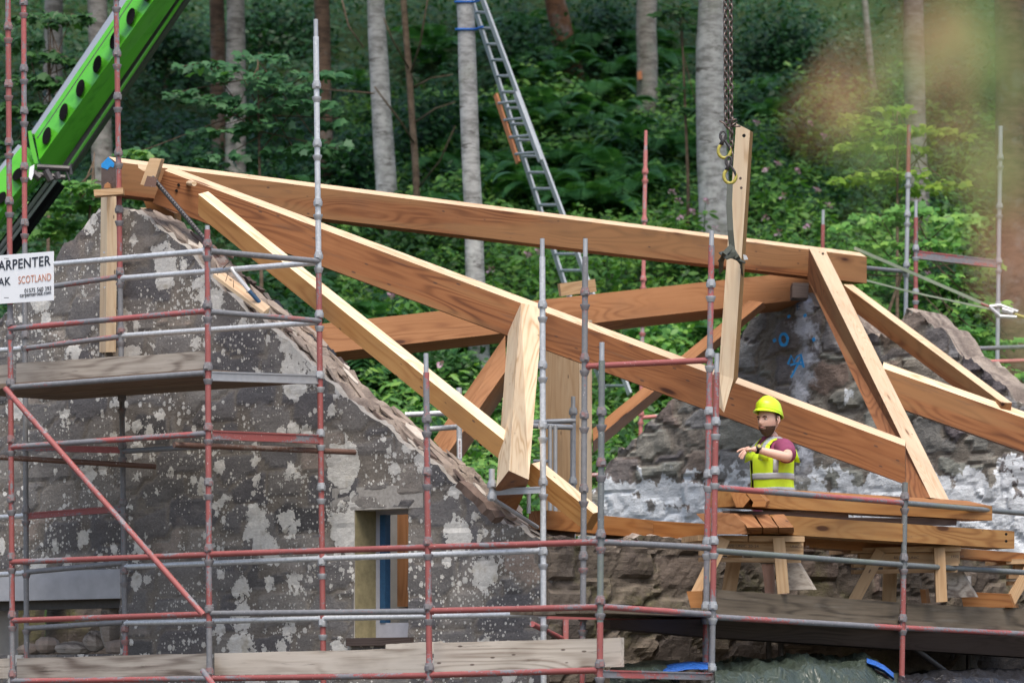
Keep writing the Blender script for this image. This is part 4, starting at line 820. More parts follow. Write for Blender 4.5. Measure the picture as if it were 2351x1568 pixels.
ledger('rusty putlog tube with a free end in front of the gable', (-60, 1046, 264), (358, 1071, 262), 'rust', ends=False)
ledger('short galvanised stub at the left edge beside the red channel', (-80, 1192, 254), (56, 1184, 256), 'galv'); ledger('short galvanised stub at the left edge beside the lintel', (-80, 1323, 254), (57, 1315, 256), 'galv')
ledger('long red diagonal brace across the left bay', (12, 892, 272), (468, 1412, 286), 'red', name='diagonal_brace', ends=False)
ledger('short red brace end below the middle red standard', (466, 1540, 284), (496, 1580, 288), 'redgrey', name='diagonal_brace', ends=False)
ledger('red rail crossing below the long rafter, left of the hanging timber', (1346, 841, 284), (1630, 827, 288), 'red')
ledger('red guard rail in front of the worker and the topmost timber', (1640, 1119, 292), (2072, 1154, 270), 'redgrey'); ledger('grey guard rail running off the right edge above the stacked timbers', (2080, 1155, 270), (2420, 1184, 252), 'greygreen')
ledger('grey rail with a red end over the side wall, upper', (1382, 1244, 306), (1628, 1257, 293), 'grey'); ledger('grey mid rail in front of the left trestle', (1640, 1264, 292), (2070, 1296, 270), 'greygreen'); ledger('mossy grey mid rail in front of the right trestle', (2078, 1297, 270), (2420, 1318, 252), 'greygreen')
ledger('red grey rail over the side wall, lower', (1382, 1392, 306), (1628, 1410, 293), 'redgrey'); ledger('red grey ledger under the dark toe board, left', (1640, 1416, 292), (2068, 1441, 270), 'redgrey'); ledger('red grey ledger under the dark toe board, right', (2076, 1441, 270), (2420, 1458, 252), 'redgrey')
channel('pinkish red channel in front of the mossy side wall', (1252, 1411, 284), (1622, 1416, 287), .066, 'red')
channel('dark red channel above the blue tarpaulin', (1384, 1546, 305), (1640, 1552, 292), .06, 'redgrey')
channel('small galvanised bar across the angled end of the hip rafter', (1134, 1129, 287), (1244, 1124, 284), .055, 'galv_dull')
ledger('galvanised diagonal strut under the hip rafter end', (1130, 1143, 287), (1234, 1210, 281), 'galv_dull', r=.017, ends=False); ledger('small upright galvanised tube below the hip rafter end', (1214, 1126, 283), (1214, 1178, 283), 'galv_dull', r=.017, ends=False)
ledger('galvanised tube behind the gable skew, upper left', (930, 952, 262), (1062, 946, 262), 'galv', ends=False); ledger('galvanised tube with a label behind the gable skew, lower left', (980, 985, 262), (1110, 976, 260), 'galv', ends=False)
ledger('galvanised tube behind the hip rafter, upper', (1215, 970, 259), (1320, 966, 258), 'galv_dull', ends=False); ledger('galvanised tube behind the hip rafter, lower', (1215, 977, 262), (1312, 981, 260), 'galv_dull', ends=False)
ld = empty('access_ladder', P(1268, 1180, 262), 'short galvanised ladder top standing behind the hip rafter', 'ladder')
for x in (1263, 1275): MB().tube(P(x, 976, 262), P(x, 1190, 262), .018, 10).build('stile', M['galv_dull'], ld, smooth=True, angle=40)
for y in (1058, 1128): MB().tube(P(1226, y, 261), P(1266, y + 1, 262), .014, 8).build('rung', M['galv_dull'], ld, smooth=True, angle=40)
# rear right rails
ledger('grey rear tube right of the ridge end', (1985, 615, 212), (2082, 624, 205), 'grey', ends=False); channel('dark red channel between the rear right standards', (2108, 585, 207), (2292, 606, 204), .09, 'redgrey')
ledger('grey rear tube at the right edge, upper', (2215, 801, 208), (2420, 794, 204), 'grey', ends=False); ledger('grey and pink rear tube at the right edge, lower', (2225, 832, 208), (2420, 826, 204), 'pink', ends=False); ledger('short pink rear tube left of the far gable', (1472, 959, 196), (1515, 955, 196), 'pink', ends=False)
ledger('small rear tube at the right edge near the far gable foot', (2320, 908, 205), (2420, 910, 204), 'pink', ends=False); ledger('short red rear tube by the limewashed gable edge', (1340, 1092, 200), (1400, 1088, 200), 'pink', ends=False)
ledger('red diagonal tube under the pink channel', (1222, 1432, 285), (1290, 1466, 280), 'redgrey', ends=False, name='diagonal_brace'); ledger('thin rusty upright tube between the galvanised and the dull steel standard', (1299, 1420, 280), (1299, 1500, 280), 'pink', ends=False)
for i, (x, y0, y1, s) in enumerate(((1765, 1445, 1515, 270), (1793, 1448, 1525, 272), (2185, 1470, 1540, 252), (2224, 1468, 1560, 253))):
    ledger(['thin dark prop under the right platform, leftmost', 'thicker dark prop under the right platform, beside the leftmost', 'thin dark prop under the right platform, right pair', 'thicker dark prop under the right platform, rightmost'][i], (x, y0, s), (x, y1 + 60, s), 'steel_dark', ends=False, name='scaffold_prop', group='dark props below the right platform')
ledger('dark diagonal tube under the right platform', (2050, 1450, 268), (2170, 1540, 262), 'steel_dark', ends=False, name='diagonal_brace'); ledger('short grey tube end standing behind the right trestle', (2224, 1322, 252), (2224, 1420, 252), 'galv_dull', ends=False, name='scaffold_prop')

# boards: toe boards on edge, decks lying flat
BG = 'timber scaffold boards'
def toe(label, x0, yt0, yb0, s0, x1, yt1, yb1, s1, mat, th=.04):
    A = [P(x0, yt0, s0), P(x0, yb0, s0)]; B = [P(x1, yt1, s1), P(x1, yb1, s1)]; ax = (B[0] - A[0]).normalized(); nb = Vector((-ax.y, ax.x, 0)).normalized() * th
    mb = MB(); n = 10; ring = []
    for i in range(n + 1):
        f = i / n; t_ = A[0].lerp(B[0], f) + Vector((0, 0, random.uniform(-.004, .004))); b_ = A[1].lerp(B[1], f); w_ = nb.normalized() * random.uniform(-.003, .003); ring.append([t_ + w_, b_ + w_, b_ + nb + w_, t_ + nb + w_])
    for i in range(n): mb.quadloft(ring[i], ring[i + 1], i == 0, i == n - 1)
    return tag(mb.build('toe_board', M[mat], M=frame((A[0] + B[1]) / 2, ax)), label, 'board', BG)
toe('weathered grey toe board of the upper left platform', 37, 834, 882, 264.5, 472, 806, 853, 279, 'board'); toe('weathered toe board leaving the picture left of the upper platform', -120, 846, 892, 259, 21, 837, 884, 264, 'board')
toe('grey weathered lower toe board at the left edge, below the dark opening', 39, 1511, 1556, 266, 478, 1499, 1550, 280, 'board'); toe('grey lower toe board cut off by the left picture edge', -120, 1518, 1562, 262, 23, 1511, 1556, 266, 'board')
toe('brown stained lower toe board left of the window standard', 492, 1499, 1549, 279, 978, 1487, 1543, 292, 'board_pale')
toe('thin pale board lying behind the stained toe board', 886, 1478, 1500, 286, 1010, 1472, 1500, 289, 'board_pale'); toe('big pale toe board, nearest to the camera, with a split right end', 996, 1476, 1542, 294, 1424, 1464, 1530, 302, 'board_pale', .06)
toe('dark toe board under the left trestle', 1647, 1353, 1414, 288, 2066, 1382, 1435, 268, 'board_dark'); toe('dark toe board under the right trestle running off the picture', 2082, 1384, 1438, 267, 2420, 1402, 1452, 250, 'board_dark')
def deck(labels, a, b, wd, n, mat, drop=.03, gap=.008, ext=(0, 0)):
    A, B = P(*a), P(*b); ax = (B - A).normalized(); A = A - ax * ext[0]; B = B + ax * ext[1]; nb = Vector((-ax.y, ax.x, 0)).normalized()
    if nb.y < 0: nb = -nb
    for i in range(n):
        o = A + nb * (.03 + i * wd) + Vector((0, 0, drop + random.uniform(-.004, .004))); mb = MB().box(o, B - A, nb * (wd - gap), Vector((0, 0, .038)))
        tag(mb.build('deck_board', M[mat], M=frame((A + B) / 2 + nb * (i * wd + .1), ax)), labels[i], 'board', BG)
ords = ['front', 'second', 'third', 'fourth', 'fifth', 'rearmost']
deck(['%s plank of the upper left platform seen from below' % q for q in ords], (25, 889, 268), (474, 856, 282), .215, 6, 'deck', drop=.0, ext=(.9, -.08))
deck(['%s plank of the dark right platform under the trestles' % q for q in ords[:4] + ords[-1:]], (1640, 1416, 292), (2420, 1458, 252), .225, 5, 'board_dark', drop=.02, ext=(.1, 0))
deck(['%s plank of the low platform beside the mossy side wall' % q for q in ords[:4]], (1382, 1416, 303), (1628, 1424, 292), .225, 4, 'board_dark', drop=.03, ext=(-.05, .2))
bq = [(1400, 1422), (1640, 1421), (2420, 1466), (2420, 1512), (1640, 1462), (1400, 1440)]  # added dark strip standing in for the shaded underside of the deck
A_ = [P(x, y, 303 - (x - 1280) * .038 - (y - 1420) * .05 - 2.2) for x, y in bq]; tag(MB().quadloft(A_, [p + Vector((-.2, .7, 0)) * .5 for p in A_]).build('deck_shade_strip', M['bearer'], M=frame(A_[0], A_[2] - A_[1])), 'added dark strip for the shaded underside of the right platform boards', 'beam')
# sign board
sg = empty('site_sign', P(60, 636, 272), 'white contractor sign with black lettering tied to the leftmost standard', 'sign')
SX, SY, SS = 123.0, 577.0, 271.5
pr, pl_ = P(SX, SY, SS), P(SX - 246, SY + 19, SS - 7); sx = (pr - pl_).normalized(); sz = Vector((0, 0, 1)); sn = sx.cross(sz).normalized()
MB().box(pl_ - sz * .415, pr - pl_, -sn * .004, sz * .415).build('panel', M['white_pl'], sg)
PSG = Plane(pr.x, pr.y, (pr.y - pl_.y) / (pr.x - pl_.x))
def on_sign(x, y, w, h, txt, mat, sp=1.0, bold=0.0):
    a, b = PSG.uz(x, y), PSG.uz(x + w, y); Mx = Matrix((PSG.t, sz, -PSG.n)).transposed().to_4x4(); Mx.translation = PSG.w(a[0], -.003, a[1])
    text_obj(txt, b[0] - a[0], h / SS, mat, 'lettering', sg, Mx, .0015, sp, bold)
on_sign(-20, 624, 137, 23, 'CARPENTER', M['ink'], 1.05, .012); on_sign(-20, 659, 45, 19, 'OAK', M['ink'], 1.05, .012); on_sign(43, 652, 75, 17, 'SCOTLAND', M['ink_or'], 1.05, -.004)
on_sign(57, 673, 61, 10, '01575 560 393', M['ink'], 1.05, .004); on_sign(46, 685.5, 72, 12, 'carpenteroak.com', M['ink'], 1.0, .004)
for x, y in ((15, 594), (15, 684)): MB().cbox(P(x, y, SS) - Vector((0, .006, 0)), Vector((.04, 0, 0)), Vector((0, .003, 0)), Vector((0, 0, .005))).build('cable_tie', M['black'], sg)

# ---------------------------------------------------------------- trestles, offcuts, tarpaulins
def bar(mb, a, b, w, t, face=Vector((0, -1, 0))):
    A, B = Vector(a), Vector(b); ax = (B - A).normalized(); sd_ = ax.cross(face).normalized(); nn = sd_.cross(ax)
    return mb.box(A - sd_ * w / 2 - nn * t / 2, sd_ * w, nn * t, B - A)
def trestle(label, x0, y0, s0, x1, y1, s1, legs, guss, stamps=()):
    e = empty('trestle', P((x0 + x1) / 2, y0 + 150, (s0 + s1) / 2), label, 'trestle', 'wooden trestles under the stacked timbers')
    def q(f, dy, ds=0): return P(x0 + (x1 - x0) * f, y0 + (y1 - y0) * f + dy, s0 + (s1 - s0) * f + ds)
    def rail(n, f0, f1, dy, h, ds, t, mat, br=None):
        A, B = q(f0, dy, ds), q(f1, dy, ds); L = B - A; nb = Vector((-L.y, L.x, 0)).normalized()
        if nb.y < 0: nb = -nb
        return MB().box(A, L, nb * t, Vector((0, 0, -h))).build(n, M[mat], e, M=frame((A + B) / 2, L))
    rail('top_plank', -.02, .40, 0, .045, 2.0, .42, 'trestle'); rail('top_plank', .41, .88, 0, .045, 2.0, .42, 'trestle')
    r1 = rail('side_rail', .05, .87, 14, .10, 1.2, .045, 'trestle'); rail('side_rail', 0, .86, 36, .035, 1.4, .05, 'trestle'); rail('side_rail', .0, .85, 51, .035, 1.0, .05, 'trestle')
    for f, w, t in stamps:
        A = q(f, 27, 1.55); ax_ = (q(f + .1, 27, 1.55) - A).normalized(); Mx = Matrix((ax_, Vector((0, 0, 1)), ax_.cross(Vector((0, 0, 1))))).transposed().to_4x4(); Mx.translation = A - Vector((0, .004, 0))
        text_obj(t, w, .022, M['bearer'], 'stamp', r1, Mx, .001)
    for (fa, da), (fb, db), w, t, ds, m in legs:
        A, B = q(fa, da, ds), q(fb, db, ds); bar(MB(), A, B, w, t).build('leg', M[m], e, M=frame((A + B) / 2, B - A))
    pts, ds = guss
    A = [q(f, d, ds) for f, d in pts]; MB().quadloft(A, [p + Vector((.03, .04, 0)) for p in A]).build('gusset', M['board'], e)
    return e
trestle('wooden trestle on the left with stamped rails, beside the red standards', 1608, 1228, 280, 1880, 1231, 277.5,
        [((.20, 8), (-.04, 140), .10, .05, 2.2, 'trestle'), ((.30, 30), (.24, 130), .12, .05, -3, 'trestle'), ((.66, 4), (.70, 132), .095, .06, 2.6, 'trestle')],
        ([(.735, 60), (.80, 52), (.955, 122), (.74, 124)], -1), [(.16, .34, 'BS 1970 UNIC 20-24'), (.76, .16, 'UNIC 20-24')])
trestle('wooden trestle in the middle of the right platform, behind the grey and red standard', 1960, 1257, 266, 2240, 1252, 262.5,
        [((.22, 10), (-.01, 128), .10, .05, 2.2, 'trestle'), ((.30, 30), (.29, 126), .12, .05, -3, 'trestle'), ((.70, 4), (.72, 128), .095, .06, 2.4, 'trestle')],
        ([(.77, 56), (.86, 50), (1.0, 118), (.77, 118)], -1), [(.33, .24, 'BS 1970 UNIC'), (.80, .12, '1970 20')])
trestle('wooden trestle cut off by the right picture edge', 2316, 1283, 252, 2596, 1280, 249,
        [((.20, 8), (-.02, 112), .10, .05, 2.2, 'trestle'), ((.30, 30), (.29, 110), .12, .05, -3, 'trestle'), ((.70, 4), (.72, 110), .095, .06, 2.4, 'trestle')],
        ([(.77, 56), (.86, 50), (1.0, 108), (.77, 108)], -1))
def offcut(name, poly, s, dx, ds, mat, label): 
    A = [P(x, y, s) for x, y in poly]; B = [P(x + dx, y, s - ds) for x, y in poly]; return tag(MB().quadloft(A, B).build(name, M[mat], M=frame(A[0], A[1] - A[0])), label, 'offcut')
offcut('timber_offcut', [(1576, 1357), (1612, 1356), (1612, 1395), (1586, 1395)], 287, 10, 6, 'deep', 'orange wedge shaped offcut left of the doubled red standards')
offcut('timber_offcut', [(2205, 1358), (2316, 1363), (2328, 1394), (2212, 1394)], 256, 12, 4, 'deep', 'orange plank offcut lying between the middle and right trestles')
offcut('timber_offcut', [(2112, 1352), (2124, 1352), (2128, 1384), (2116, 1384)], 262, 8, 4, 'deep', 'small orange offcut behind the middle trestle leg')
def tarp_obj(name, label, ctrl, rows, mat, amp=.03, seed=0, edge=None, parent=None):
    # ctrl: columns of (x, ytop, s); rows: list of (dy, ds)
    xs = [c[0] for c in ctrl]; n = 110; V = []; F = []; m = 22
    for j in range(m + 1):
        f = j / m; rf = f * (len(rows) - 1); k = min(int(rf), len(rows) - 2); g = rf - k
        for i in range(n + 1):
            x = xs[0] + (xs[-1] - xs[0]) * i / n; yt = float(np.interp(x, xs, [c[1] for c in ctrl])); s = float(np.interp(x, xs, [c[2] for c in ctrl]))
            dy = rows[k][0] + (rows[k + 1][0] - rows[k][0]) * g; ds = rows[k][1] + (rows[k + 1][1] - rows[k][1]) * g
            p = P(x, yt + dy, s + ds); q = p * 2.2 + Vector((seed, 0, 0))
            fold = .35 * abs(noise.noise(Vector((q.x * 9 + q.z * 5, q.y * 4, q.z * 6)))) + noise.noise(Vector((q.x * 1.6 + q.z, q.y, q.z * .7))) + .6 * abs(noise.noise(Vector((q.x * 4 + q.z * 3, q.y * 2, q.z * 2)))) ; p += Vector((0, -amp * 2 * fold, amp * 1.3 * fold * (1 - .4 * f))); V.append(p)
    for j in range(m):
        for i in range(n): F.append((j * (n + 1) + i, j * (n + 1) + i + 1, (j + 1) * (n + 1) + i + 1, (j + 1) * (n + 1) + i))
    mb = MB(); mb.v = V; mb.f = F; mb.m = [0] * len(F); o = mb.build(name, M[mat], parent, smooth=True); md = o.modifiers.new('solid', 'SOLIDIFY'); md.thickness = .004
    return tag(o, label, 'tarpaulin') if label else o
R4 = [(-6, -8), (0, 0), (22, 9), (80, 12), (140, 12)]
tarp_obj('tarpaulin', 'crumpled olive green tarpaulin bundled at the foot of the right scaffold', [(1640, 1534, 286), (1680, 1522, 285), (1760, 1524, 282), (1850, 1516, 279), (1930, 1524, 276), (1985, 1516, 274), (2030, 1540, 272), (2068, 1560, 270)], R4, 'tarp', .06)
tarp_obj('tarpaulin', 'blue folded tarpaulin left of the doubled red standards', [(1480, 1545, 292), (1530, 1528, 292), (1580, 1521, 291), (1625, 1521, 289)], [(-2, -6), (1, 0), (8, 3), (16, 4)], 'tarpblue', .010, 3)
tarp_obj('tarpaulin', 'grey green tarpaulin fold lying left of the blue one', [(1400, 1536, 298), (1440, 1524, 297), (1500, 1518, 294), (1560, 1522, 290)], [(-2, -10), (2, -4), (14, 2), (50, 4)], 'tarp', .02, 5)
tarp_obj('tarpaulin', 'small blue tarpaulin edge showing behind the olive heap', [(1875, 1522, 272), (1905, 1534, 274), (1930, 1532, 275), (1955, 1524, 273)], [(-3, -2), (2, 4), (14, 7), (40, 8)], 'tarpblue', .006, 8)
tarp_obj('tarpaulin', 'blue tarpaulin lining at the right end of the olive heap', [(1990, 1512, 276.5), (2010, 1518, 277), (2030, 1528, 277), (2052, 1546, 277)], [(-2, 0), (2, 3), (9, 4), (16, 3)], 'tarpblue', .004, 9)
tarp_obj('tarpaulin', 'black sheet covering the ground under the right platform', [(2060, 1552, 268), (2150, 1546, 264), (2250, 1536, 260), (2420, 1550, 254)], [(-4, -30), (0, 0), (20, 6), (80, 8)], 'tarpblack', .04, 12)
# ---------------------------------------------------------------- the worker
def skin_mesh(name, pts, edges, mat, parent, sub=2, flatten=None):
    me = bpy.data.meshes.new(name); me.from_pydata([tuple(p[0]) for p in pts], edges, []); o = bpy.data.objects.new(name, me); COL.objects.link(o)
    sk = o.modifiers.new('skin', 'SKIN'); sk.use_smooth_shade = True
    for i, p in enumerate(pts):
        r = p[1]; d = me.skin_vertices[0].data[i]; d.radius = (r, r) if isinstance(r, (int, float)) else r; d.use_root = (i == 0)
    ss = o.modifiers.new('sub', 'SUBSURF'); ss.levels = sub; ss.render_levels = sub
    dg = bpy.context.evaluated_depsgraph_get(); m2 = bpy.data.meshes.new_from_object(o.evaluated_get(dg)); bpy.data.objects.remove(o)
    m2.materials.clear(); m2.materials.append(mat); m2.polygons.foreach_set('use_smooth', [True] * len(m2.polygons)); m2.name = name
    o2 = bpy.data.objects.new(name, m2); COL.objects.link(o2)
    if parent: o2.parent = parent; o2.matrix_basis = wmat(parent).inverted()
    return o2
WB = P(1772, 1418, 271); Fv = Vector((-.88, -.475, 0)); Lv = Vector((.475, -.88, 0)); Zv = Vector((0, 0, 1))
def B(f, l, z): return WB + Fv * f + Lv * l + Zv * z
man = empty('person', WB, 'bearded worker in yellow hard hat and hi vis vest pointing with outstretched arm', 'person')
# body: one continuous skinned figure (pelvis root, legs, torso, neck, both arms)
el = WB + Vector((.108, -.40, 1.272)); wr = WB + Vector((-.165, -.43, 1.340)); kn = WB + Vector((-.245, -.44, 1.330))
pts = [(B(0, 0, .93), (.145, .105)), (B(.01, 0, 1.08), (.15, .105)), (B(.015, 0, 1.25), (.165, .11)), (B(0, 0, 1.385), (.13, .09)), (B(.0, 0, 1.45), .062), (B(.03, 0, 1.52), .056),
       (B(0, .145, 1.375), .045), (B(.02, .20, 1.355), .052), ((el + B(.0, .20, 1.37)) / 2, .047), (el, .042), (el.lerp(wr, .35), .043), (wr, .027), (wr.lerp(kn, .35), (.034, .02)),
       (B(0, -.145, 1.375), .045), (B(.02, -.20, 1.36), .055), (B(-.02, -.235, 1.10), .042), (B(.0, -.235, .96), .034), (B(.03, -.23, .87), .028),
       (B(0, .095, .86), .085), (B(-.02, .10, .48), .055), (B(-.05, .09, .30), .050), (B(-.04, .09, .08), .035), (B(0, -.095, .86), .085), (B(-.01, -.09, .48), .055), (B(-.03, -.08, .30), .050), (B(-.03, -.08, .08), .035)]
edges = [(0, 1), (1, 2), (2, 3), (3, 4), (4, 5), (3, 6), (6, 7), (7, 8), (8, 9), (9, 10), (10, 11), (11, 12), (3, 13), (13, 14), (14, 15), (15, 16), (16, 17), (0, 18), (18, 19), (19, 20), (20, 21), (0, 22), (22, 23), (23, 24), (24, 25)]
body = skin_mesh('body', pts, edges, M['skin'], man)
# left hand: palm plus five separate fingers, index pointing, the others drooping
pal = [(wr.lerp(kn, .1), (.026, .016)), (wr.lerp(kn, .55), (.036, .016)), (kn, (.038, .014))]
skin_mesh('hand', pal, [(0, 1), (1, 2)], M['skin'], body, 2)
hx = (kn - wr).normalized(); hy = Vector((.05, -.75, -.55)).normalized()
fing = [(-.030, .078, -.15, .15), (-.010, .086, -.55, .55), (.011, .080, -.85, .6), (.029, .064, -1.05, .55)]
for oy, ln, drop, curl in fing:
    b0 = kn + hy * (oy + .004) - hx * .008; d0 = (hx + Zv * drop).normalized(); d1 = (hx * .9 + Zv * (drop - curl)).normalized(); d2 = (hx * .55 + Zv * (drop - curl * 2)).normalized()
    p1 = b0 + d0 * ln * .45; p2 = p1 + d1 * ln * .32; p3 = p2 + d2 * ln * .25
    skin_mesh('finger', [(b0, .0105), (p1, .0095), (p2, .0085), (p3, .007)], [(0, 1), (1, 2), (2, 3)], M['skin'], body, 2)
tb = wr.lerp(kn, .45) - hy * .03; skin_mesh('thumb', [(tb, .013), (tb - hy * .018 + hx * .03 - Zv * .012, .0115), (tb - hy * .02 + hx * .06 - Zv * .028, .009)], [(0, 1), (1, 2)], M['skin'], body, 2)
rh = B(.03, -.23, .87)
skin_mesh('hand', [(rh, (.03, .02)), (rh - Zv * .07, (.036, .018))], [(0, 1)], M['skin'], body, 1)
for i in range(4): q = rh - Zv * .08 + Fv * (.03 - .02 * i); skin_mesh('finger', [(q, .01), (q - Zv * .04, .009), (q - Zv * .07 + Lv * .012, .008)], [(0, 1), (1, 2)], M['skin'], body, 1)
# wrist watch
wa = (wr - el).normalized(); wp = wr - wa * .025; MB().tube(wp - wa * .011, wp + wa * .011, .0335, 12).build('watch_strap', M['black'], man)
wn_ = (Vector((0, -.75, .66)) - wa * Vector((0, -.75, .66)).dot(wa)).normalized(); mb = MB(); mb.tube(wp + wn_ * .030, wp + wn_ * .044, .024, 14); mb.build('watch_case', M['steel_dark'], man); MB().tube(wp + wn_ * .0442, wp + wn_ * .0465, .017, 12).build('watch_dial', M['yellow'], man)
# shirt, vest: lofted rings round the torso (half widths across / fore-aft)
def rings(name, spec, mat, n=36, parent=man, a0=0, a1=2 * math.pi, wob=.004, th=0, close=True):
    V = []; F = []; m = n if close else n + 1
    for (z, a, b, fo) in spec:
        for i in range(m):
            t = a0 + (a1 - a0) * i / n; w_ = wob * noise.noise(Vector((math.cos(t) * 3, math.sin(t) * 3, z * 9)))
            ca, sa = math.cos(t), math.sin(t); V.append(B(fo + sa * (b + w_), ca * (a + w_), z + wob * .6 * noise.noise(Vector((t * 2, z * 7, 1)))))
    for k in range(len(spec) - 1):
        for i in range(n):
            j = (i + 1) % m if close else i + 1; F.append((k * m + i, k * m + j, (k + 1) * m + j, (k + 1) * m + i))
    mb = MB(); mb.v = V; mb.f = F; mb.m = [0] * len(F); o = mb.build(name, mat, parent, smooth=True)
    if th: md = o.modifiers.new('solid', 'SOLIDIFY'); md.thickness = th; md.offset = 1
    return o
TS = [(.86, .190, .150, -.01), (.95, .186, .148, -.01), (1.08, .184, .148, -.005), (1.20, .190, .150, .0), (1.30, .198, .148, .0), (1.36, .200, .134, .0), (1.40, .185, .112, .0), (1.435, .135, .088, .0), (1.458, .085, .073, .008), (1.468, .074, .067, .014)]
tee = rings('tshirt', TS, M['tee'])
sh = B(.0, .16, 1.388); em = sh.lerp(el, .0)
slv = [(B(0, .12, 1.385), .085), (B(.0, .19, 1.365), .088), (B(.0, .20, 1.345).lerp(el, .35), .088), (B(-.01, .20, 1.325).lerp(el, .72), .085)]
skin_mesh('sleeve', slv, [(0, 1), (1, 2), (2, 3)], M['tee'], tee, 2)
slv = [(B(0, -.13, 1.39), .085), (B(.01, -.19, 1.37), .076), (B(.02, -.225, 1.24), .066)]; skin_mesh('sleeve', slv, [(0, 1), (1, 2)], M['tee'], tee, 2)
vest = empty('vest', B(0, 0, 1.1), None); vest.parent = man; vest.matrix_basis = wmat(man).inverted() @ Matrix.Translation(B(0, 0, 1.1))
def off(spec, d, z0, z1): return [(z, a + d, b + d, fo) for z, a, b, fo in spec if z0 <= z <= z1]
VS = [(.99, .198, .161, -.01), (1.03, .198, .161, -.01), (1.06, .196, .160, -.006), (1.10, .196, .159, -.004), (1.14, .198, .160, -.002), (1.20, .203, .162, .0), (1.27, .208, .162, .0), (1.33, .204, .152, .0)]
# body panel with an open front (front is +90 degrees)
bpnl = rings('vest_body', VS, M['hivis'], 44, vest, math.radians(121), math.radians(463), .006, .004, False)
def shoulder(side):
    V = []; prof = [(1.26, .15), (1.33, .138), (1.385, .112), (1.425, .07), (1.446, .02), (1.446, -.03), (1.42, -.075), (1.36, -.118), (1.25, -.150)]
    mb = MB(); rows = []
    for z, f in prof:
        zz = z + .012; k = max(0, min(1, (1.446 - z) / .12)); inn = .06 - .04 * k if f > 0 else .04; out = .125 + ((.065 if side > 0 else .035) if f > 0 else .05) * k
        rows.append([B(f + .006 * (1 if f > 0 else -1), side * inn, zz + .008), B(f + .006 * (1 if f > 0 else -1), side * out, zz - .022 + .01 * k)])
    for a, b in zip(rows, rows[1:]): mb.v += a + b; n0 = len(mb.v) - 4; mb.f.append((n0, n0 + 1, n0 + 3, n0 + 2)); mb.m.append(0)
    o = mb.build('vest_shoulder', M['hivis'], vest, smooth=True); md = o.modifiers.new('solid', 'SOLIDIFY'); md.thickness = .006
    mb = MB(); rr = []
    for a, b in rows: c = a.lerp(b, .42); d_ = (b - a).normalized() * .024; nn = Vector((0, 0, .004)); rr.append((c - d_, c + d_))
    for (a, b), (c, d_) in zip(rr, rr[1:]): mb.v += [x + (x - B(0, side * .08, 1.28)).normalized() * .006 for x in (a, b, c, d_)]; n0 = len(mb.v) - 4; mb.f.append((n0, n0 + 1, n0 + 3, n0 + 2)); mb.m.append(0)
    o = mb.build('reflective_stripe', M['reflect'], vest); md = o.modifiers.new('solid', 'SOLIDIFY'); md.thickness = .003
shoulder(1); shoulder(-1)
for z0, z1 in ((1.115, 1.165), (1.005, 1.05)): rings('reflective_stripe', [(z, float(np.interp(z, [v[0] for v in VS], [v[1] for v in VS])) + .0055, float(np.interp(z, [v[0] for v in VS], [v[2] for v in VS])) + .0055, float(np.interp(z, [v[0] for v in VS], [v[3] for v in VS]))) for z in np.linspace(z0, z1, 4)], M['reflect'], 44, vest, math.radians(122), math.radians(462), .004, .003, False)
rings('vest_trim', [(1.0, .202, .165, -.01), (1.1, .200, .163, -.004), (1.2, .207, .166, .0), (1.27, .212, .166, .0)], M['black'], 2, vest, math.radians(459), math.radians(463), .002, .003, False)
for a in (28, 152): rings('reflective_stripe', [(1.165, .204, .166, .0), (1.20, .208, .167, .0), (1.28, .213, .167, .0)], M['reflect'], 4, vest, math.radians(360 + a - 7), math.radians(360 + a + 7), .002, .003, False)
tr = [(B(0, 0, .94), (.16, .12)), (B(0, .095, .84), .10), (B(-.015, .10, .60), .088), (B(-.025, .10, .42), .08), (B(0, -.095, .84), .10), (B(-.01, -.09, .60), .088), (B(-.02, -.088, .42), .08)]
skin_mesh('shorts', tr, [(0, 1), (1, 2), (2, 3), (0, 4), (4, 5), (5, 6)], M['trouser'], man)
for s_ in (.10, -.10): skin_mesh('boot', [(B(-.07, s_ * .85, .05), .048), (B(.03, s_ * .85, .045), .045), (B(.13, s_ * .85, .03), .036)], [(0, 1), (1, 2)], M['bearer'], man)
# head: shaped surface with brow, nose, mouth, chin and ears; beard, hair, hard hat
HF = Vector((-.64, -.76, -.06)).normalized(); HL = Zv.cross(HF).normalized(); HU = HF.cross(HL); HC = WB + Vector((-.030, -.085, 1.594))
HS = 1.03
def Hd(f, l, u): return HC + (HF * f + HL * l + HU * u) * HS
def g(x, y, s): return math.exp(-(x * x + y * y) / (s * s))
def headpt(th, ph, grow=0.0):
    # th: longitude from the face, ph: latitude
    cf, cl, cu = math.cos(ph) * math.cos(th), math.cos(ph) * math.sin(th), math.sin(ph)
    f, l, u = cf * .098, cl * .079, cu * .118
    low = max(0, -u / .118)
    if low > 0: l *= 1 - .30 * low ** 1.5; f = f * (1 - .05 * low) + (.012 * low if f > 0 else .03 * low); 
    if f > 0:
        f *= 1 + .04 * (1 - abs(u) / .118)
        f += .028 * g(l * 1.4, u + .020, .017) + .018 * g(l * 1.3, u - .004, .014) + .007 * g(abs(l) - .028, u - .026, .016)
        f -= .012 * g(abs(l) - .031, u - .008, .013); f += .007 * g(l * .7, u + .058, .014) - .004 * g(l * .5, u + .050, .004) + .010 * g(l, u + .098, .025)
    p = Vector((f, l, u)); d = Vector((cf, cl, cu)); p += d * grow
    return p
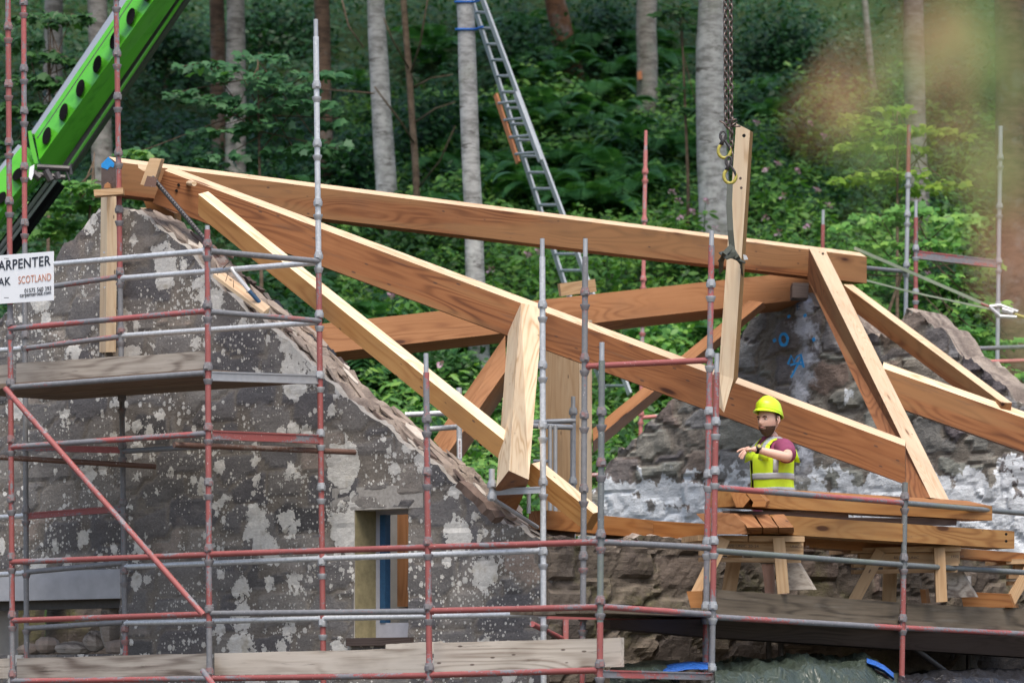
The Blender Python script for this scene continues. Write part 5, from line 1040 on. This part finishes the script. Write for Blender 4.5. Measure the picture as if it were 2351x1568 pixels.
def headmesh(name, sel, grow, mat, parent, nt=64, npz=48, nz=0.0):
    V = []; F = []; ok = []
    for j in range(npz + 1):
        ph = -math.pi / 2 + math.pi * j / npz
        for i in range(nt):
            th = 2 * math.pi * i / nt; q = headpt(th, ph); gr = grow(th, ph, q) if callable(grow) else grow; p = headpt(th, ph, gr + nz * noise.noise(q * 120)); V.append(Hd(*p)); ok.append(sel(q) if sel else True)
    for j in range(npz):
        for i in range(nt):
            f = (j * nt + i, j * nt + (i + 1) % nt, (j + 1) * nt + (i + 1) % nt, (j + 1) * nt + i)
            if all(ok[k] for k in f): F.append(f)
    mb = MB(); mb.v = V; mb.f = F; mb.m = [0] * len(F); return mb.build(name, mat, parent, smooth=True)
head = headmesh('head', None, 0, M['skin'], body)
headmesh('beard', lambda q: q.z < -.038 and q.x > .0 and not (abs(q.y) < .026 and q.x > .07 and -.056 > q.z > -.062) and not (q.z > -.044 and abs(q.y) < .045 and q.x > .07 and q.z > -.036) and (q.z < -.036 - max(0, .05 - abs(q.y)) * .25 or (q.x > .085 and abs(q.y) < .028 and -.050 < q.z < -.040)), lambda t, p, q: .004 + .008 * max(0, -q.z - .04) / .08, M['beard'], head, nz=.004)
headmesh('hair', lambda q: q.x < .022 and -.030 < q.z < .10 and not (q.x > -.012 and q.z < -.01), .007, M['beard'], head, nz=.003)
for sg_ in (1, -1):
    e_ = Hd(.0835, sg_ * .031, .010); MB().chain([e_ - HL * .013, e_ - HL * .006, e_ + HL * .006, e_ + HL * .013], [.003, .0078, .0078, .003], 10).build('eye', M['eyewhite'], head, smooth=True); MB().tube(e_ + HF * .0035, e_ + HF * .0095, .0058, 10).build('iris', M['iris'], head)
    MB().chain([Hd(.097, sg_ * .012, .026), Hd(.099, sg_ * .030, .031), Hd(.088, sg_ * .048, .026)], [.004, .0065, .004], 8).build('eyebrow', M['beard'], head)
    mb = MB(); ec = Hd(-.004, sg_ * .078, -.004); mb.chain([ec + HU * .030 + HF * .006, ec + HU * .028 - HF * .012 + HL * sg_ * .010, ec - HF * .016 + HL * sg_ * .011, ec - HU * .022 - HF * .006 + HL * sg_ * .005, ec - HU * .032 + HF * .004], [.006, .009, .009, .009, .005], 8); mb.chain([ec + HU * .018, ec - HU * .018], [.012, .010], 8); mb.build('ear', M['skin'], head, smooth=True)
MB().chain([Hd(.098, -.022, -.056), Hd(.1075, 0, -.055), Hd(.098, .022, -.056)], [.003, .0055, .003], 8).build('mouth', M['lip'], head, smooth=True)
hat = MB(); n = 40; prof = [(.030, 1.06), (.040, 1.05), (.060, 1.02), (.085, .97), (.110, .86), (.130, .70), (.146, .48), (.155, .24), (.158, .0)]
for u_, k in prof:
    for i in range(n):
        t = 2 * math.pi * i / n; ridge_ = .006 * math.exp(-(math.sin(t) * k * 4.5) ** 2) if k < 1 else 0
        c_ = math.cos(t); hat.v.append(Hd(math.cos(t) * .117 * k - .010, math.sin(t) * .097 * k, u_ + .030 + ridge_ + (.042 * c_ - .006) * min(1, k) * (1 if u_ < .1 else .5)))
for j in range(len(prof) - 1):
    for i in range(n): hat.f.append((j * n + i, j * n + (i + 1) % n, (j + 1) * n + (i + 1) % n, (j + 1) * n + i)); hat.m.append(0)
hard = hat.build('hard_hat', M['helmet'], man, smooth=True); md = hard.modifiers.new('solid', 'SOLIDIFY'); md.thickness = .004
brim = MB()
for i in range(n + 1):
    t = 2 * math.pi * i / n; ext = .008 + .028 * max(0, math.cos(t)) ** 1.6; c, s_ = math.cos(t), math.sin(t)
    brim.v += [Hd(c * .120 - .010, s_ * .099, .058 + .042 * c), Hd(c * (.120 + ext) - .010, s_ * (.099 + ext * .8), .052 + .042 * c - ext * .35), Hd(c * (.120 + ext) - .010, s_ * (.099 + ext * .8), .046 + .042 * c - ext * .35), Hd(c * .118 - .010, s_ * .097, .048 + .042 * c)]
for i in range(n):
    for k in range(4): a, b = i * 4 + k, i * 4 + (k + 1) % 4; brim.f.append((a, b, b + 4, a + 4)); brim.m.append(0)
brim.build('brim', M['helmet'], hard, smooth=True, angle=50)
mb = MB(); mb.quadloft([Hd(.107, l, u) for l, u in ((-.02, .090), (.02, .090), (.017, .106), (-.017, .106))], [Hd(.098, l, u) for l, u in ((-.02, .090), (.02, .090), (.017, .106), (-.017, .106))]); mb.build('badge', M['white_pl'], hard)
man.scale = (1.045,) * 3
# ---------------------------------------------------------------- woodland
LANCE = np.array([(0, 0, 0), (.14, .22, -.03), (.19, .48, -.04), (.11, .78, -.08), (0, 1, -.16), (-.11, .78, -.08), (-.19, .48, -.04), (-.14, .22, -.03)])
NARROW = np.array([(0, 0, 0), (.07, .2, 0), (.07, .6, -.04), (0, 1, -.12), (-.07, .6, -.04), (-.07, .2, 0)])
PALM = np.array([(0, 0, 0), (.22, .02, -.02), (.50, .05, -.10), (.38, .28, -.04), (.62, .56, -.12), (.34, .58, -.05), (.20, .72, -.05), (0, 1, -.14), (-.20, .72, -.05), (-.34, .58, -.05), (-.62, .56, -.12), (-.38, .28, -.04), (-.50, .05, -.10), (-.22, .02, -.02)])
def unit(a): return a / np.maximum(1e-9, np.linalg.norm(a, axis=1, keepdims=True))
def leaves(name, pos, dirs, nrm, size, tmpl, mat, parent=None, origin=None):
    n, k = len(pos), len(tmpl); d = unit(dirs); s_ = unit(np.cross(d, nrm)); nn = np.cross(s_, d)
    V = pos[:, None] + size[:, None, None] * (tmpl[None, :, 0:1] * s_[:, None] + tmpl[None, :, 1:2] * d[:, None] + tmpl[None, :, 2:3] * nn[:, None])
    V = V.reshape(-1, 3); o0 = np.array(origin if origin is not None else (0, 0, 0), float); V = V - o0
    me = bpy.data.meshes.new(name); me.vertices.add(n * k); me.vertices.foreach_set('co', V.astype(np.float32).ravel()); me.loops.add(n * k); me.loops.foreach_set('vertex_index', np.arange(n * k, dtype=np.int32))
    me.polygons.add(n); me.polygons.foreach_set('loop_start', np.arange(0, n * k, k, dtype=np.int32)); me.polygons.foreach_set('loop_total', np.full(n, k, dtype=np.int32)); me.update(calc_edges=True); me.validate()
    me.materials.append(mat); o = bpy.data.objects.new(name, me); COL.objects.link(o); o.matrix_basis = Matrix.Translation(Vector(o0))
    if parent: o.parent = parent; o.matrix_basis = wmat(parent).inverted() @ Matrix.Translation(Vector(o0))
    return o
def rand_dirs(n, up=(-.5, .5)):
    a = RNG.uniform(0, 2 * np.pi, n); return np.stack([np.cos(a), np.sin(a), RNG.uniform(*up, n)], 1)
def facing(n, up=1.0, cam_=.5, j=.5): return np.stack([RNG.normal(0, j, n), -cam_ + RNG.normal(0, j, n), up + RNG.normal(0, j * .6, n)], 1)
def hzv(x, y): return np.array([hz(float(a), float(b)) for a, b in zip(x, y)])
def ground_at(x, y):                                 # where the line of sight through a pixel meets the hillside
    D = 44.0
    while D < 110:
        p = P(x, y, K / D)
        if hz(p.x, p.y) >= p.z: return p
        D += .1
    return p
def cover(name, n, y0, y1, hmin, hmax, smin, smax, tmpl, mat, label, power=1.0, gapn=.0, seed=0, cat='undergrowth', xr=None):
    Y = y0 + (y1 - y0) * RNG.random(n) ** power; X = (RNG.uniform(-1, 1, n) if xr is None else RNG.uniform(xr[0], xr[1], n)) * (Y * .135 + .8); Z = hzv(X, Y)
    nz = np.array([noise.noise(Vector((a * .9 + seed, b * .9, 0))) + .5 * noise.noise(Vector((a * 2.6, b * 2.6 + seed, 4))) for a, b in zip(X, Y)])
    keep = nz > gapn - .6; h = np.clip(hmin + (hmax - hmin) * (nz * .8 + .5), .02, None)
    pos = np.stack([X, Y, Z + h * RNG.random(n) ** .45], 1)[keep]; m = len(pos)
    o = leaves(name, pos, rand_dirs(m, (-.8, .35)), facing(m, 1, .7, .45), RNG.uniform(smin, smax, m), tmpl, mat)
    return tag(o, label, cat, None, 'stuff')
cover('undergrowth', 80000, 43.6, 66, .1, .9, .08, .17, LANCE, M['leaf_bright'], 'bright leafy undergrowth carpeting the lower hillside behind the timber frame', 1.0, .3, 0, xr=(-.3, 1.05))
cover('undergrowth', 45000, 43.6, 62, .05, .8, .08, .18, LANCE, M['leaf_mid'], 'mid green undergrowth carpeting the hillside behind the timber frame', 1.2, .2, 11)
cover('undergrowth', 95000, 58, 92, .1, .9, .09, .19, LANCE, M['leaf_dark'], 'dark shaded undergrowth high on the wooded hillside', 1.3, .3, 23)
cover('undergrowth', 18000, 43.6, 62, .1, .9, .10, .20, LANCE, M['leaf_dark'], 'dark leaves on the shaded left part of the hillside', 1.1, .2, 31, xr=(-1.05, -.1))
# ferns
def fern_mesh():
    pos, dr, nr, sz = [], [], [], []
    for k in range(9):
        a = 2 * math.pi * k / 9 + random.uniform(-.3, .3); L = random.uniform(.8, 1.25); el_ = random.uniform(.6, 1.1)
        for i in range(17):
            f = (i + 1) / 18; r = L * (math.sin(f * 1.35) / 1.35) * .95; z = L * (el_ * f - .85 * f * f) ; c = np.array([math.cos(a) * r, math.sin(a) * r, z]); t = np.array([math.cos(a), math.sin(a), el_ - 1.7 * f]); t /= np.linalg.norm(t)
            sd_ = np.array([-math.sin(a), math.cos(a), 0]); up_ = np.cross(t, sd_); up_ *= np.sign(up_[2]) if abs(up_[2]) > .05 else 1
            for s_ in (1, -1): pos.append(c); dr.append(sd_ * s_ + t * .55 - np.array([0, 0, .15])); nr.append(up_); sz.append(.30 * L * math.sin(math.pi * (f * .86 + .12)) + .03)
    return [np.array(q) for q in (pos, dr, nr, sz)]
FT = np.array([(0, 0, 0), (.11, .15, 0), (.10, .5, -.03), (0, 1, -.10), (-.10, .5, -.03), (-.11, .15, 0)])
fv = []
for k in range(3):
    q = fern_mesh(); o = leaves('fern', q[0], q[1], q[2], q[3], FT, M['fern']); fv.append(o)
spots = [(1255, 300), (1330, 330), (1400, 300), (1450, 380), (1390, 420), (1290, 420), (1240, 480), (1440, 480), (1350, 520), (1560, 260), (1530, 360), (1230, 210), (1180, 330), (1010, 420), (1160, 430), (990, 520), (1500, 180), (1410, 200), (820, 880), (930, 900), (860, 800), (1020, 840), (680, 700), (1760, 300), (1800, 250), (1590, 640), (1570, 760), (1430, 860), (1540, 820), (1850, 380), (1350, 140), (1200, 90), (1000, 150), (820, 240), (650, 480)]
spots += [(x + random.uniform(-70, 70), y + random.uniform(-45, 45)) for x, y in spots[:22]]
for i, (x, y) in enumerate(spots):
    o = fv[i % 3] if i < 3 else fv[i % 3].copy()
    if i >= 3: COL.objects.link(o)
    p = ground_at(x, y + 25); sc_ = random.uniform(.7, 1.1); o.matrix_basis = Matrix.Translation(p + Vector((0, -.15, .38))) @ Matrix.Rotation(random.uniform(0, 6.28), 4, 'Z') @ Matrix.Scale(sc_, 4)
    tag(o, 'green fern with arching fronds growing among the undergrowth on the hillside', 'fern', 'ferns on the hillside')
# flowering balsam
def balsam():
    e = empty('balsam_plant', (0, 0, 0), 'flowering balsam with pink blooms above its leaves on the hillside', 'plant', 'flowering plants on the hillside')
    MB().chain([Vector((0, 0, 0)), Vector((.03, 0, .5)), Vector((0, .02, 1.1))], [.012, .010, .005], 5).build('stem', M['leaf_mid'], e)
    n = 34; z = RNG.uniform(.25, 1.0, n); d = rand_dirs(n, (-.5, .2)); leaves('foliage', np.stack([d[:, 0] * .04, d[:, 1] * .04, z], 1), d, facing(n, 1, .5, .3), RNG.uniform(.10, .19, n), LANCE, M['leaf_bright'], e)
    n = 9; c = RNG.normal(0, .018, (n, 3)) + (0, -.02, 1.12); leaves('bloom', c, rand_dirs(n, (-.6, .6)), facing(n, .4, 1, .5), RNG.uniform(.03, .065, n), LANCE * (2.2, 1, 1), M['petal'], e); return e
def copy_tree(o, parent=None):
    c = o.copy(); COL.objects.link(c); c.parent = parent
    for ch in o.children: copy_tree(ch, c)
    return c
b0_ = balsam()
bs = [(1215, 605), (1240, 598), (1300, 590), (1330, 600), (1395, 588), (1430, 600), (1540, 460), (1555, 480), (1620, 480), (1590, 505), (1560, 520), (1640, 545), (1755, 410), (1790, 395), (1830, 410), (1880, 455), (1800, 470), (1900, 490), (1760, 520), (1790, 555), (1850, 540), (1700, 560), (1860, 300), (1895, 330), (1740, 300), (2130, 650), (2180, 620), (2210, 700), (1010, 860), (845, 790), (1590, 870), (1600, 920), (1450, 980), (900, 700), (1130, 640), (1860, 620)]
for i, (x, y) in enumerate(bs):
    o = b0_ if i == 0 else copy_tree(b0_); p = ground_at(x, y + 150); p = P(x, y, K / p.y); o.matrix_basis = Matrix.Translation(Vector((p.x, p.y, min(p.z - 1.0, hz(p.x, p.y) + .3)))) @ Matrix.Rotation(random.uniform(0, 6), 4, 'Z')
# trees: trunk (> limb), crown above the picture
def tree(label, xt, xb, yb, wt, wb, mat, bend=0, crown=True, limbs=(), name='tree', flare=1.25, cs='leaf_mid', ycen=None, grp='tree trunks on the wooded hillside'):
    g_ = ground_at(xb, yb); s = K / g_.y; e = empty(name, g_ + Vector((0, 0, -.3)), label, 'tree', grp); pts = []; rad = []
    n = 14; ytop = -620
    for i in range(n + 1):
        f = i / n; y = yb + 40 + (ytop - yb - 40) * f; fx = (yb - y) / yb if yb else 0
        x = xb + (xt - xb) * min(fx, 1.6) + bend * math.sin(min(1, max(0, fx)) * math.pi) + random.uniform(-1.5, 1.5)
        w = wb + (wt - wb) * min(1, max(0, fx)); w *= (flare if i == 0 else 1 + (flare - 1) * .35 if i == 1 else 1) * random.uniform(.96, 1.04)
        if fx > 1: w *= max(.45, 1 - .3 * (fx - 1))
        pts.append(P(x, y, s)); rad.append(w / 2 / s)
    tm = MB().chain(pts, rad, 18); tr_ = tm.build('trunk', M[mat], e, smooth=True); cz = pts[-1].z
    for lp in limbs: MB().chain([P(x, y, s + ds) for x, y, r, ds in lp], [r / s for x, y, r, ds in lp], 6).build('limb', M['twig'], tr_, smooth=True)
    if crown:
        m = 420; c = np.array(pts[-1]); q = unit(RNG.normal(0, 1, (m, 3))) * (RNG.random((m, 1)) ** .4) * (4.2, 4.2, 2.4); q += 0.5 * RNG.normal(0, 1, (m, 3)) * .5; pp = c + q + (0, 0, 1.4)
        pp[:, 2] = np.maximum(pp[:, 2], CZ + (YH + 60) / K * pp[:, 1] + .25); leaves('crown', pp, rand_dirs(m), facing(m, 1, .2, .5), RNG.uniform(.3, .55, m), PALM, M[cs], e, origin=c)
    return e, s
tree('pale trunk half hidden by leaves above the crane boom collar', 124, 118, 430, 44, 46, 'bark')
tree('grey trunk crossing behind the crane boom', 224, 238, 500, 46, 50, 'bark')
tree('dark brown trunk just left of the mossy one', 497, 505, 420, 34, 36, 'bark_brown')
tree('mossy trunk behind the sycamore leaves left of the tallest standard', 540, 542, 480, 42, 48, 'bark')
tree('brown trunk behind the tallest galvanised standard', 738, 748, 520, 36, 42, 'bark_brown')
tree('ringed grey trunk between the tallest standard and the thin sapling', 862, 893, 560, 41, 52, 'bark_pale')
tree('slender bare sapling with side twigs left of the ladder tree', 927, 968, 590, 14, 17, 'twig', limbs=[[(951, 330, 3, 0), (920, 280, 2.5, 2), (860, 200, 2, 3)], [(943, 170, 3, 0), (965, 100, 2.2, 2), (985, -20, 1.8, 3)], [(940, 160, 2.5, 0), (900, 90, 2, 2), (880, 40, 1.5, 2)], [(955, 280, 2.5, 0), (1000, 250, 1.8, 2), (1045, 235, 1.2, 3)], [(962, 430, 2.5, 0), (1010, 370, 2, 3), (1045, 290, 1.5, 4)], [(952, 200, 2.5, 0), (990, 180, 1.6, 2), (1040, 172, 1.2, 2)], [(860, 215, 2, 3), (800, 210, 1.8, 3), (740, 205, 1.4, 3)], [(785, 0, 2, 4), (800, 60, 2, 4), (835, 110, 1.5, 4)]], crown=False)
lt, lts = tree('pale trunk with blue straps that the ladder leans on', 1067, 1103, 905, 40, 46, 'bark_pale')
tree('reddish buttressed trunk ending in ferns right of the ladder', 1274, 1312, 190, 46, 58, 'bark_red', flare=1.5)
tree('grey trunk with an orange paint mark left of the hanging chain', 1484, 1487, 300, 46, 50, 'bark')
tree('thick silvery trunk directly behind the crane chains', 1634, 1648, 600, 64, 76, 'bark_pale', bend=-8)
tree('grey trunk behind the blurred foreground leaves', 2097, 2108, 560, 46, 54, 'bark')
tree('broad rough trunk at the right edge of the picture', 2318, 2330, 980, 70, 80, 'bark_brown')
tree('thin pale stem right of the chains high on the slope', 1985, 2010, 260, 14, 18, 'bark', crown=False)
om = ground_at(1487, 300); ms = K / om.y; MB().quadloft([P(x, y, ms + .6) for x, y in ((1463, 165), (1473, 163), (1474, 182), (1464, 184))], [P(x + 1, y, ms - .6) for x, y in ((1463, 165), (1473, 163), (1474, 182), (1464, 184))]).build('paint_mark', M['orangepaint'], [o for o in COL.objects if o.get('label', '').startswith('grey trunk with an orange')][0])
# blue straps and the ladder on its tree
for k, (y, t) in enumerate(((5, 0), (68, 1))):
    x = 1068 + (1103 - 1068) * (905 - y) / -905 + 35 ; cx = 1103 + (1067 - 1103) * (905 - y) / 905; c = P(cx, y, lts); r = 22.5 / lts
    mb = MB(); pts = [c + Vector((math.cos(a) * r, math.sin(a) * r, .02 * math.sin(a))) for a in np.linspace(math.radians(60), math.radians(360), 13)] + [P(1108, y - 6, lts + 1.5)]; mb.chain(pts, .016, 6); tag(mb.build('tie_strap', M['bluestrap']), ['blue strap tying the ladder to its tree at the top of the picture', 'blue strap tying the ladder to its tree, lower one'][k], 'strap')
lad = empty('extension_ladder', P(1418, 930, lts + 6), 'long grey extension ladder with an orange edged lower section leaning against a tree', 'ladder')
def lad_sec(name, lt_, lb, rt, rb, s0, s1, n, ma, mb_, w=.03):
    a0, a1 = P(*lt_, s0 - 2), P(*lb, s1 - 2); c0, c1 = P(*rt, s0 + 2), P(*rb, s1 + 2); sec_ = empty(name, a1); sec_.parent = lad; sec_.matrix_basis = wmat(lad).inverted() @ Matrix.Translation(a1)
    for p, q, m in ((a0, a1, ma), (c0, c1, mb_)): bar(MB(), p, q, .075, w, Vector((-1, -.5, 0))).build('stile', M[m], sec_, M=frame((p + q) / 2, q - p))
    for i in range(n): f = (i + .5) / n; MB().tube(a0.lerp(a1, f), c0.lerp(c1, f), .019, 8).build('rung', M['alu'], sec_, smooth=True, angle=40)
lad_sec('upper_section', (1075, -25), (1292, 640), (1099, -25), (1347, 640), lts, lts + 4, 18, 'alu', 'alu'); lad_sec('lower_section', (1138, 218), (1190, 374), (1183, 214), (1241, 370), lts + 3, lts + 4.2, 4, 'orangepaint', 'alu')
lad_sec('foot_section', (1292, 640), (1390, 905), (1347, 640), (1446, 905), lts + 4, lts + 7, 7, 'alu', 'alu')
# leafy saplings: layered sprays on thin stems
def sapling(label, base, sprays, s, mat, lsz=(.085, .15), dens=170, name='sapling'):
    g_ = ground_at(*base); e = empty(name, P(base[0], base[1], s), label, 'tree', 'leafy saplings at the wood edge'); bx = P(base[0], base[1], s); top = min(q[1] for q in sprays)
    mb = MB(); pos, dr, nr, sz = [], [], [], []
    tx = sum(q[0] for q in sprays) / len(sprays); mid_ = P((base[0] + tx) / 2, (base[1] + top) / 2, s); mb.chain([Vector((bx.x, bx.y, hz(bx.x, bx.y) - .2)), bx, mid_, P(tx, top, s)], [.03, .025, .018, .008], 7)
    for x, y, rx, ry in sprays:
        c = P(x, y, s); R = rx / s; m = max(8, int(dens * (rx * max(ry, 12) / 3000.0))); mb.chain([mid_.lerp(P(tx, top, s), random.random()), c + Vector((random.uniform(-.1, .1), .1, .06)), c + Vector((random.choice((-1, 1)) * R * .8, 0, -.02))], [.009, .006, .003], 5)
        a = RNG.uniform(0, 2 * np.pi, m); r = R * np.sqrt(RNG.random(m)); q = np.stack([np.cos(a) * r, np.sin(a) * r * .9 * min(1, 1.2), RNG.normal(0, .30 * ry / s, m) - .25 * (r / max(R, .01)) ** 2 * ry / s], 1) + np.array(c)
        pos.append(q); dr.append(np.stack([np.cos(a) + RNG.normal(0, .5, m), np.sin(a) * .6 - .5 + RNG.normal(0, .4, m), RNG.uniform(-.7, .05, m)], 1)); nr.append(facing(m, 1.0, .75, .35)); sz.append(RNG.uniform(*lsz, m))
    mb.build('stem', M['twig'], e, smooth=True); leaves('foliage', np.concatenate(pos), np.concatenate(dr), np.concatenate(nr), np.concatenate(sz), PALM, M[mat], e, origin=np.array(P(tx, top, s)))
sapling('sycamore sapling with layered leaves left of the tallest standard', (600, 640), [(470, 150, 70, 14), (560, 175, 80, 16), (640, 205, 90, 18), (730, 170, 60, 14), (700, 240, 80, 20), (480, 225, 60, 16), (560, 250, 80, 20), (620, 290, 70, 18), (500, 300, 60, 14), (740, 330, 60, 16), (660, 345, 70, 18), (770, 345, 30, 12), (420, 215, 40, 12), (330, 350, 40, 14), (600, 130, 60, 12), (760, 280, 30, 12), (520, 360, 60, 16)], 186, 'leaf_syc')
sapling('sycamore sapling behind the two leftmost standards', (110, 640), [(110, 130, 50, 20), (140, 190, 60, 24), (170, 230, 50, 18), (95, 250, 50, 24), (60, 180, 40, 24), (190, 140, 40, 16), (150, 270, 60, 20), (30, 250, 40, 24), (90, 40, 60, 20), (40, 90, 50, 18), (180, 40, 40, 16), (20, 330, 30, 20), (230, 190, 30, 14)], 184, 'leaf_mid')
sapling('small bright sapling between the boom and the near gable apex', (190, 700), [(130, 470, 60, 26), (180, 430, 50, 26), (150, 510, 50, 22), (110, 530, 40, 22), (320, 440, 40, 18), (300, 350, 40, 14), (205, 460, 30, 20), (340, 455, 30, 14)], 196, 'leaf_bright', (.08, .15), 150)
sapling('lime leaved maple sapling behind the strap right of the ridge end', (2060, 780), [(1960, 268, 40, 12), (2000, 282, 50, 14), (2050, 250, 50, 12), (2030, 300, 70, 18), (2110, 295, 60, 14), (2150, 300, 50, 12), (2200, 310, 40, 10), (1980, 330, 60, 16), (2080, 340, 60, 14), (1990, 400, 50, 16), (2060, 400, 70, 18), (1940, 415, 40, 12), (2120, 430, 60, 16), (2180, 420, 40, 14)], 188, 'leaf_lime', (.07, .12), 170)
sapling('green maple sapling filling the gap beneath the lime one', (2010, 800), [(1960, 520, 50, 16), (2020, 500, 60, 18), (2090, 480, 60, 16), (1930, 580, 50, 14), (2010, 560, 60, 16), (2060, 600, 60, 18), (2150, 560, 60, 18), (2200, 500, 60, 16), (2180, 640, 70, 18), (2250, 600, 50, 16), (2260, 700, 60, 18), (2200, 760, 60, 18), (2300, 780, 50, 18), (2320, 860, 40, 16), (1920, 640, 40, 14), (1990, 650, 40, 14), (2270, 830, 40, 16)], 194, 'leaf_bright', (.07, .12), 180)
sapling('small sapling with bright leaves left of the chains', (1580, 420), [(1530, 30, 30, 14), (1560, 20, 30, 12), (1590, 60, 30, 12), (1540, 200, 30, 12), (1600, 250, 30, 14)], 160, 'leaf_mid', (.1, .18), 150)
# dense shrubs closing the slope
def shrub(label, x, y, rx, ry, mat, m, sz=(.08, .15)):
    p = ground_at(x, min(1150, y + ry)); s = K / p.y; c = np.array(P(x, y, s)); q = unit(RNG.normal(0, 1, (m, 3))) * (.55 + .5 * RNG.random((m, 1))) * (rx / s, rx / s * .7, ry / s)
    cl_ = RNG.normal(0, 1, (int(m / 40) + 2, 3)) * (rx / s * .5, rx / s * .4, ry / s * .5); q = .55 * q + cl_[RNG.integers(0, len(cl_), m)] * .8 + RNG.normal(0, .12, (m, 3)); e = empty('shrub', p, label, 'shrub', 'shrubs under the trees')
    MB().chain([p - Vector((0, 0, .1)), Vector(c)], [.04, .015], 6).build('stem', M['twig'], e); leaves('foliage', c + q, rand_dirs(m, (-.8, .2)), facing(m, 1, .7, .4), RNG.uniform(*sz, m), LANCE * (1.5, 1, 1), M[mat], e, origin=c)
SHR = [('dark shrub high between the two left trunks', 380, 120, 130, 90, 'leaf_dark', 2200), ('dark shrub behind the sycamore sapling, top', 640, 60, 140, 70, 'leaf_dark', 2200), ('dark shrub beside the brown trunk', 690, 430, 110, 70, 'leaf_dark', 1800), ('mid green shrub below the ridge at the left', 420, 400, 100, 70, 'leaf_dark', 1800),
       ('dark shrub between the ringed trunk and the tallest standard', 800, 420, 70, 100, 'leaf_dark', 1500), ('green shrub above the long rafter by the thin sapling', 990, 560, 110, 60, 'leaf_mid', 1800), ('dark shrub behind the thin sapling', 990, 300, 90, 120, 'leaf_dark', 1800), ('dark shrub right of the ladder top', 1190, 120, 80, 90, 'leaf_dark', 1600),
       ('dark shrub between the reddish and the orange marked trunk', 1400, 90, 90, 70, 'leaf_dark', 1600), ('dark shrub right of the chains, high', 1800, 120, 120, 90, 'leaf_dark', 2200), ('dark shrub right of the chains, lower', 1760, 250, 90, 60, 'leaf_dark', 1600), ('dark shrub behind the blurred leaves', 2210, 200, 120, 100, 'leaf_dark', 2000), ('green shrub seen under the rear rafter', 1000, 880, 120, 70, 'leaf_mid', 1800), ('green shrub behind the near gable skew', 880, 860, 90, 60, 'leaf_mid', 1500), ('green shrub left of the far gable', 1520, 860, 90, 90, 'leaf_bright', 1500), ('bright shrub behind the rear right standards', 2180, 680, 100, 80, 'leaf_mid', 1600)]
for a in SHR: shrub(*a)
# blurred branch close to the camera
FS = 3750.0
fb = empty('foreground_branch', P(2500, -150, FS), 'strongly blurred russet and olive leaves on a branch close to the camera', 'branch')
MB().chain([P(2560, -260, FS), P(2330, -60, FS), P(2180, 120, FS), P(2060, 260, FS)], [.0045, .0035, .0025, .0015], 6).build('twig', M['twig'], fb, smooth=True); MB().chain([P(2480, 60, FS), P(2330, 180, FS), P(2220, 330, FS)], [.003, .0025, .0015], 6).build('twig', M['twig'], fb, smooth=True)
FL = [(1910, 205, 'r', 120), (1945, 150, 'r', 100), (1895, 260, 'r', 100), (2140, 40, 'r', 150), (2150, 105, 'r', 130), (2145, 230, 'r', 100), (2205, 340, 'r', 120), (2330, 530, 'r', 130), (2345, 620, 'r', 140), (2290, 470, 'r', 100), (1955, 235, 'r', 80),
      (2060, 110, 'o', 130), (2075, 185, 'o', 110), (2230, 110, 'o', 150), (2265, 50, 'o', 140), (2290, 215, 'o', 140), (2050, 320, 'o', 110), (2005, 325, 'o', 90), (2300, 340, 'o', 150), (2335, 410, 'o', 130), (1960, 300, 'o', 90), (2000, 500, 'o', 60), (2340, 760, 'o', 120), (2190, 10, 'o', 120), (2350, 140, 'o', 150), (2170, 170, 'o', 100), (2250, 400, 'o', 110), (1985, 20, 'o', 80), (2110, 310, 'o', 100)]
for x, y, m, w in FL:
    c = P(x, y, FS * random.uniform(.92, 1.08)); t = random.uniform(0, 6.28); leaves('leaf', np.array([c]) - np.array([[0, 0, w * .5 / FS]]), np.array([[math.cos(t) * .6, -.3, 1 + .3 * math.sin(t)]]), np.array([[random.uniform(-.4, .4), -1, .5]]), np.array([w * .86 / FS]), LANCE * (1.8, 1, 1), M['leaf_red' if m == 'r' else 'leaf_olive'], fb, origin=np.array(c))
